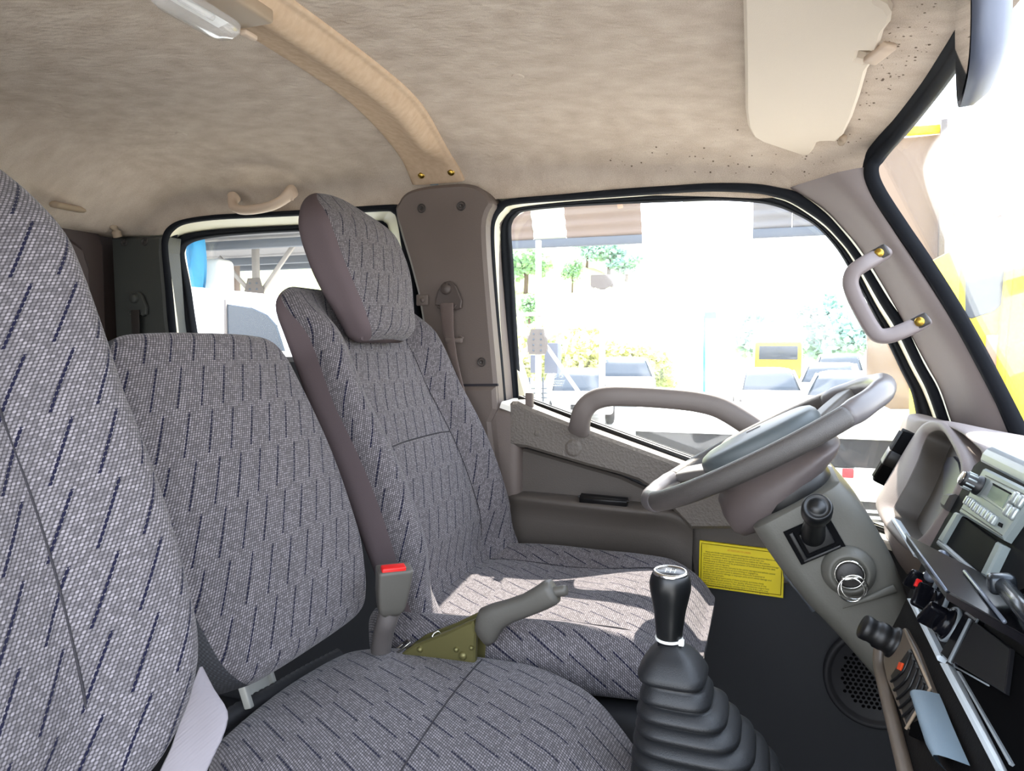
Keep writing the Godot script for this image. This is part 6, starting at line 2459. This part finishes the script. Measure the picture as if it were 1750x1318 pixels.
func white_van() -> void:
	var t := thing("white_van", "white van with a rounded roof close behind the rear door glass", "van", Vector3(-4.6, GROUND, -4.9))
	var z0 := -4.2
	# body section swept across the van: outline seen from the side
	var roof := flat2(row(4.2, [[300, 488], [350, 492], [400, 500], [435, 509], [462, 523], [482, 545], [500, 580], [530, 640]]))
	var o := roof.duplicate()
	o.append(Vector2(o[o.size() - 1].x + 0.5, -1.1))
	o.append(Vector2(o[o.size() - 2].x + 0.5, GROUND + 0.35))
	o.append(Vector2(roof[0].x - 1.5, GROUND + 0.35))
	o.append(Vector2(roof[0].x - 1.5, roof[0].y))
	var g := Geo.new()
	g.prism(o, move(Vector3(0, 0, z0 - 1.6)), 1.6, 0.06, true)
	part("body", g, M.white_paint, t)
	g = Geo.new()
	g.prism(flat2(row(4.19, [[388, 520], [430, 526], [456, 538], [472, 556], [486, 600], [388, 600]])), move(Vector3(0, 0, z0 - 0.005)), 0.02, 0.006)
	part("side_window", g, M.car_glass, t)
	g = Geo.new()
	g.tube(PackedVector3Array([at(385, 512, 4.18), at(387, 640, 4.18)]), 0.012, 8)
	part("door_gap", g, M.steel_mid, t)
	for x in [-5.6, -3.4]:
		wheel_at(Vector3(x, GROUND + 0.32, z0 - 0.12), 0.32, 0.2, t)

func make_car(called: String, label: String, paint: Material, where: Vector3, turn: float, s: Vector3) -> Node3D:
	# a small saloon, nose along +z: lofted lower body, glass house, wheels, lamps
	var t := Node3D.new()
	t.name = numbered(called)
	add_child(t)
	tag(t, label, "car", "parked cars across the yard")
	var rows := []
	for q in [[-2.05, 0.45, 0.62, 0.60], [-2.0, 0.32, 0.80, 0.70], [-1.6, 0.25, 0.86, 0.80], [-0.8, 0.22, 0.90, 0.84], [0.4, 0.22, 0.88, 0.84], [1.2, 0.24, 0.82, 0.82], [1.75, 0.28, 0.76, 0.76], [1.98, 0.34, 0.68, 0.68], [2.04, 0.42, 0.60, 0.60]]:
		var line := PackedVector3Array()
		for v in Geo.rrect(q[3], (q[2] - q[1]) * 0.5, 0.10, 4):
			line.append(Vector3(v.x, (q[1] + q[2]) * 0.5 + v.y, q[0]))
		rows.append(line)
	var g := Geo.new()
	g.loft(rows)
	local_part("body", g, paint, t, Transform3D())
	rows = []
	for q in [[0.80, 0.80, 1.0, -1.55, 1.02], [0.95, 0.76, 0.96, -1.40, 0.80], [1.20, 0.68, 0.9, -1.15, 0.50], [1.34, 0.62, 0.85, -0.95, 0.28], [1.385, 0.56, 0.8, -0.80, 0.10], [1.40, 0.40, 0.7, -0.60, -0.05]]:
		var line := PackedVector3Array()
		var zc: float = (q[3] + q[4]) * 0.5
		var zh: float = (q[4] - q[3]) * 0.5
		for v in Geo.rrect(q[1], zh, 0.14, 4):
			line.append(Vector3(v.x, q[0], zc + v.y))
		rows.append(line)
	g = Geo.new()
	g.loft(rows)
	local_part("glass_house", g, M.car_glass, t, Transform3D())
	rows = []
	for q in [[1.325, 0.64, -1.0, 0.30], [1.375, 0.60, -0.92, 0.20], [1.405, 0.48, -0.75, 0.0], [1.41, 0.2, -0.5, -0.2]]:
		var line := PackedVector3Array()
		for v in Geo.rrect(q[1], (q[3] - q[2]) * 0.5, 0.14, 4):
			line.append(Vector3(v.x, q[0], (q[2] + q[3]) * 0.5 + v.y))
		rows.append(line)
	g = Geo.new()
	g.loft(rows)
	for sx in [-1.0, 1.0]:
		bar(g, Vector3(sx * 0.79, 0.84, 1.0), Vector3(sx * 0.64, 1.33, 0.28), 0.07, 0.07)
		bar(g, Vector3(sx * 0.78, 0.84, -1.5), Vector3(sx * 0.64, 1.33, -0.98), 0.09, 0.09)
		bar(g, Vector3(sx * 0.79, 0.84, -0.2), Vector3(sx * 0.65, 1.33, -0.2), 0.06, 0.06)
	local_part("roof", g, paint, t, Transform3D())
	for sx in [-0.58, 0.58]:
		g = Geo.new()
		g.rbox(move(Vector3(sx, 0.60, 1.97)), Vector3(0.28, 0.13, 0.14), 0.04)
		local_part("head_lamp", g, M.lamp_white, t, Transform3D())
	g = Geo.new()
	g.rbox(move(Vector3(0, 0.50, 2.03)), Vector3(0.72, 0.13, 0.06), 0.02)
	local_part("grille", g, M.board, t, Transform3D())
	for sx in [-0.74, 0.74]:
		for z in [-1.3, 1.3]:
			g = Geo.new()
			g.lathe(frame(Vector3(sx - 0.09, 0.31, z), Vector3(1, 0, 0), Vector3.UP), [[0.18, 0.0], [0.29, 0.0], [0.31, 0.03], [0.31, 0.15], [0.29, 0.18], [0.18, 0.18], [0.001, 0.14]], 20)
			local_part("wheel", g, M.tyre, t, Transform3D())
	t.position = where
	t.rotation.y = turn
	t.scale = s
	return t

func cars() -> void:
	var list := [
		["white car with dark glass nearest the foot of the crossed-brace post", 985, 20.0, 0.35, 1.0, M.white_paint],
		["dark car parked behind the white car left of the T-topped post", 1000, 33.5, 0.5, 1.15, M.car_dark],
		["pale blue-white car between the T-topped post and the door pull", 1068, 26.5, 0.25, 1.15, M.car_silver],
		["dark blue car right behind the pale one, beside the bright open yard", 1108, 38.5, 0.2, 1.2, M.car_blue],
		["white car parked in front of the yellow-fronted lorry", 1312, 22.0, 0.1, 1.0, M.white_paint],
		["farthest pale car in the row at the right of the driver's glass", 1434, 34.5, -0.1, 1.2, M.car_silver],
		["silver car in the middle of the row at the right of the driver's glass", 1420, 26.0, -0.15, 1.05, M.white_paint],
		["nearest silver-grey car of the row, just above the steering wheel", 1446, 20.0, -0.2, 1.0, M.car_silver]]
	for q in list:
		var p := at(q[1], 640, q[2])
		make_car("parked_car", q[0], q[5], Vector3(p.x, GROUND + 0.0, p.z), q[3], Vector3.ONE * q[4])
	# small lorry with a yellow front and white box
	var c := at(1330, 600, 31.0)
	var t := thing("parked_lorry", "small lorry with a yellow front and a white box behind the parked cars", "lorry", Vector3(c.x, GROUND, c.z))
	var g := Geo.new()
	g.rbox(move(Vector3(c.x, GROUND + 1.45, c.z - 0.9)), Vector3(1.75, 1.5, 1.7), 0.12)
	part("cab", g, M.yellow_deep, t)
	g = Geo.new()
	g.rbox(move(Vector3(c.x, GROUND + 1.75, c.z - 0.06)), Vector3(1.45, 0.55, 0.06), 0.03)
	part("windscreen", g, M.car_glass, t)
	g = Geo.new()
	g.rbox(move(Vector3(c.x, GROUND + 1.9, c.z - 4.0)), Vector3(1.95, 2.2, 4.2), 0.04)
	part("box_body", g, M.white_paint, t)
	for sx in [-0.75, 0.75]:
		for z in [-0.9, -4.4]:
			wheel_at(Vector3(c.x + sx, GROUND + 0.38, c.z + z), 0.38, 0.2, t, Vector3(1, 0, 0))

func leaf_mesh() -> ArrayMesh:
	var g := Geo.new()
	g.sg(-1)
	g.tri(Vector3(0, 0, 0), Vector3(0.5, 0.55, 0.1), Vector3(0, 1.0, 0.0))
	g.tri(Vector3(0, 0, 0), Vector3(0, 1.0, 0.0), Vector3(-0.5, 0.55, 0.1))
	return g.done()

func shrub(called: String, label: String, category: String, group: String, foot: Vector3, w: float, h: float, m: Material, leaf: Mesh, n: int, sd: int, trunk: bool) -> void:
	var t := thing(called, label, category, foot, group)
	var rng := RandomNumberGenerator.new()
	rng.seed = sd
	var lift := h * 0.25 if trunk else 0.0
	var mm := MultiMesh.new()
	mm.transform_format = MultiMesh.TRANSFORM_3D
	mm.mesh = leaf
	n *= 3
	mm.instance_count = n
	var lobes := []
	for i in 7:
		lobes.append([Vector3(rng.randf_range(-0.55, 0.55) * w * 0.5, lift + (h - lift) * rng.randf_range(0.25, 0.85), rng.randf_range(-0.5, 0.5) * w * 0.5), rng.randf_range(0.24, 0.42)])
	for i in n:
		var l = lobes[rng.randi() % lobes.size()]
		var d := Vector3(rng.randfn(), rng.randfn(), rng.randfn()).normalized()
		var p: Vector3 = l[0] + d * Vector3(w, (h - lift), w) * float(l[1]) * pow(rng.randf(), 0.35) * 0.8
		p.y = clampf(p.y, 0.03 * h, h)
		var b := Basis.from_euler(Vector3(rng.randf() * TAU, rng.randf() * TAU, rng.randf() * TAU)) * Basis.from_scale(Vector3.ONE * w * rng.randf_range(0.07, 0.14))
		mm.set_instance_transform(i, Transform3D(b, p))
	var mi := MultiMeshInstance3D.new()
	mi.name = "foliage"
	mi.multimesh = mm
	mi.material_override = m
	mi.set_meta("kind", "stuff")
	t.add_child(mi, true)
	if trunk:
		var g := Geo.new()
		g.tube(PackedVector3Array([foot - Vector3(0, 0.3, 0), foot + Vector3(0.02 * w, h * 0.3, 0), foot + Vector3(0, h * 0.6, 0)]), 0.04 * w, 8)
		part("trunk", g, M.bark, t)

func plants() -> void:
	var leaf := leaf_mesh()
	var k := 0
	for q in [[890, 29, 2.2, 2.6, 0], [930, 31, 2.6, 2.9, 1], [972, 30, 2.4, 2.5, 0], [1010, 31, 2.6, 2.7, 1], [1052, 30, 2.4, 2.3, 0], [1092, 31, 2.3, 2.2, 0], [1124, 33, 2.0, 1.8, 1]]:
		k += 1
		var p := at(q[0], 600, q[1])
		shrub("hedge_shrub", ["first", "second", "third", "fourth", "fifth", "sixth", "seventh"][k - 1] + " yellow-green shrub from the left in the hedge behind the steel posts", "shrub", "hedge behind the posts", Vector3(p.x, GROUND, p.z), q[2], q[3], M.leaf_yellow if q[4] == 0 else M.leaf_mid, leaf, 420, 40 + k, false)
	k = 0
	var what := ["clump of dark trees on the slope at the rear edge of the driver's glass", "lone pointed tree low on the slope at the rear edge of the driver's glass", "lone small tree in the middle of the hillside", "trees at the left end of the ridge line", "trees in the middle of the ridge line", "trees at the right, lowest end of the ridge line"]
	for q in [[898, 444, 64, 5.0, 4.5], [904, 500, 50, 2.2, 3.4], [978, 466, 66, 2.0, 3.2], [1003, 428, 86, 4.0, 3.4], [1040, 446, 88, 5.6, 4.4], [1070, 462, 88, 4.6, 3.0]]:
		k += 1
		var p := at(q[0], q[1], q[2])
		shrub("hill_tree", what[k - 1], "tree", "trees on the hillside", Vector3(p.x, minf(hill_y(p.x, p.z), p.y), p.z), q[3], q[4], M.leaf_blue_hazed if k > 3 else M.leaf_green_hazed, leaf, 500, 70 + k, true)
	k = 0
	what = ["broad blue-green tree behind the lorry", "tall tree behind the row of parked cars", "low tree left of the pillar grab handle's foot"]
	for q in [[1312, 40, 3.6, 3.9], [1420, 42, 4.6, 4.8], [1488, 40, 3.6, 4.0]]:
		k += 1
		var p := at(q[0], 590, q[1])
		shrub("yard_tree", what[k - 1], "tree", "trees beyond the yard", Vector3(p.x, GROUND, p.z), q[2], q[3], M.leaf_blue_hazed, leaf, 700, 90 + k, true)
	k = 0
	for q in [[400, 24, 3.0, 3.8], [452, 26, 3.2, 4.0], [505, 25, 3.0, 3.6]]:
		k += 1
		var p := at(q[0], 600, q[1])
		shrub("slope_bush", ["left", "middle", "right"][k - 1] + " sunny green bush of the three seen through the rear door glass", "bush", "bushes behind the rear door glass", Vector3(p.x, GROUND, p.z), q[2], q[3], M.leaf_yellow, leaf, 600, 110 + k, false)

func more_materials() -> void:
	M.trim_dark = mat(Color(0.27, 0.225, 0.215), 0.6)
	M.trim_green = grained(mat(Color(0.245, 0.255, 0.245), 0.6), M.trim.heightmap_texture, 0.02, 14.0)
	M.beige_dark = mat(Color(0.62, 0.55, 0.47), 0.6)
	M.apillar = grained(mat(Color(0.50, 0.465, 0.46), 0.6), M.trim.heightmap_texture, 0.015, 14.0)
	M.well = mat(Color(0.34, 0.32, 0.30), 0.5)
	M.screw = mat(Color(0.20, 0.18, 0.17), 0.45)
	M.speck = mat(Color(0.42, 0.36, 0.31), 1.0)
	M.anchor = mat(Color(0.29, 0.255, 0.24), 0.5)
	M.white_print = mat(Color(0.88, 0.9, 0.88), 0.8)
	M.sill = mat(Color(0.95, 0.94, 0.91), 0.35)  # whiter than the cab's cream, standing in for sunlight on it
	M.speaker = mat(Color(0.15, 0.15, 0.165), 0.6)
	M.pit = mat(Color(0.03, 0.03, 0.035), 0.8, 0.0, 0.1)  # near-black that stands in for shade inside openings
	M.winder = mat(Color(0.42, 0.44, 0.47), 0.45)
	M.handle = grained(mat(Color(0.44, 0.41, 0.395), 0.5), M.trim.heightmap_texture, 0.01, 18.0)
	M.handle2 = mat(Color(0.47, 0.435, 0.435), 0.5)
	M.mesh_side = M.mesh
	M.foam = mat(Color(0.30, 0.27, 0.20), 1.0)
	M.thread = mat(Color(0.75, 0.70, 0.68), 1.0)
	M.bracket = mat(Color(0.62, 0.62, 0.60), 0.5, 0.2)
	M.spoke = mat(Color(0.42, 0.41, 0.40), 0.45)
	M.stalk = mat(Color(0.075, 0.08, 0.085), 0.38)
	M.gauge = mat(Color(0.13, 0.13, 0.19), 0.3)
	M.console = grained(mat(Color(0.07, 0.065, 0.065), 0.55, 0.0, 0.25), M.trim.heightmap_texture, 0.015, 16.0)
	M.silver_grey = mat(Color(0.55, 0.58, 0.60), 0.42, 0.25)
	M.silver_dark = mat(Color(0.42, 0.45, 0.50), 0.35, 0.4)
	M.silver_blue = mat(Color(0.40, 0.43, 0.50), 0.55, 0.0)
	M.smoke = mat(Color(0.10, 0.10, 0.11), 0.4, 0.0, 0.25)
	M.hinge = mat(Color(0.20, 0.22, 0.24), 0.25, 0.6)
	M.ash = mat(Color(0.135, 0.125, 0.115), 0.5)
	M.knob = mat(Color(0.045, 0.05, 0.055), 0.35)
	M.tie = mat(Color(0.85, 0.85, 0.83), 0.5)
	M.grip = grained(mat(Color(0.315, 0.305, 0.285), 0.5), M.trim.heightmap_texture, 0.01, 18.0)
	M.sleeve = mat(Color(0.37, 0.35, 0.345), 0.5)
	M.belt_dark = mat(Color(0.20, 0.18, 0.17), 0.8)
	M.lamp_white = mat(Color(0.92, 0.92, 0.90), 0.3)
	# outside
	M.yard = mat(Color(0.74, 0.73, 0.71), 0.9)
	M.yard.albedo_texture = noise_tex(noise(0.02, 41, 4), Color(0.8, 0.8, 0.8), Color(1, 1, 1), 256)
	M.yard.uv1_triplanar = true
	M.yard.uv1_world_triplanar = true
	M.yard.uv1_scale = Vector3.ONE * 0.2
	M.hill = mat(Color(0.80, 0.80, 0.60), 1.0)
	M.hill.albedo_texture = noise_tex(noise(0.03, 43, 5), Color(0.72, 0.80, 0.62), Color(1, 1, 1), 512)
	M.hill.uv1_triplanar = true
	M.hill.uv1_world_triplanar = true
	M.hill.uv1_scale = Vector3.ONE * 0.04
	M.rust = mat(Color(0.46, 0.40, 0.36), 0.8)
	M.rust_light = mat(Color(0.62, 0.50, 0.42), 0.8)
	M.pale_sheet = mat(Color(0.66, 0.66, 0.62), 0.7)
	M.pale_sheet.backlight_enabled = true
	M.pale_sheet.backlight = Color(0.5, 0.5, 0.48)
	M.weathered = mat(Color(0.42, 0.42, 0.43), 0.7)
	M.steel_dark = mat(Color(0.30, 0.33, 0.37), 0.6)
	M.steel_mid = mat(Color(0.40, 0.37, 0.35), 0.7)
	M.steel_pale = mat(Color(0.62, 0.60, 0.58), 0.7)
	M.tarp = mat(Color(0.12, 0.55, 0.74), 0.6)
	M.white_paint = mat(Color(0.93, 0.93, 0.91), 0.4)
	M.sign_green = mat(Color(0.20, 0.55, 0.50), 0.6)
	M.bin = mat(Color(0.38, 0.40, 0.45), 0.6)
	M.drum = mat(Color(0.15, 0.36, 0.62), 0.5)
	M.tyre = mat(Color(0.09, 0.09, 0.10), 0.8)
	M.wheel_disc = mat(Color(0.6, 0.6, 0.6), 0.5)
	M.deck = mat(Color(0.70, 0.72, 0.74), 0.7)
	M.board = mat(Color(0.05, 0.05, 0.07), 0.8)
	M.reflector = mat(Color(0.85, 0.08, 0.12), 0.3)
	M.yellow_paint = mat(Color(0.97, 0.86, 0.06), 0.4)
	M.yellow_deep = mat(Color(0.95, 0.78, 0.05), 0.45)
	M.red_paint = mat(Color(0.80, 0.10, 0.10), 0.5)
	M.car_glass = mat(Color(0.16, 0.20, 0.24), 0.15)
	M.car_dark = mat(Color(0.12, 0.13, 0.15), 0.3)
	M.car_silver = mat(Color(0.66, 0.70, 0.72), 0.35, 0.2)
	M.car_blue = mat(Color(0.16, 0.24, 0.40), 0.3)
	M.leaf_yellow = leafy(Color(0.86, 0.86, 0.68))
	M.leaf_mid = leafy(Color(0.78, 0.82, 0.62))
	M.leaf_green_hazed = leafy(Color(0.60, 0.73, 0.60))  # green paled, distance haze put into the colour
	M.leaf_blue_hazed = leafy(Color(0.68, 0.79, 0.80))  # blue-green whitened to stand in for haze in the air
	M.bark = mat(Color(0.35, 0.28, 0.22), 0.9)

func leafy(c: Color) -> StandardMaterial3D:
	var m := mat(c, 0.8)
	m.backlight_enabled = true
	m.backlight = Color(c.r * 0.8, c.g * 0.8, c.b * 0.6)
	return m
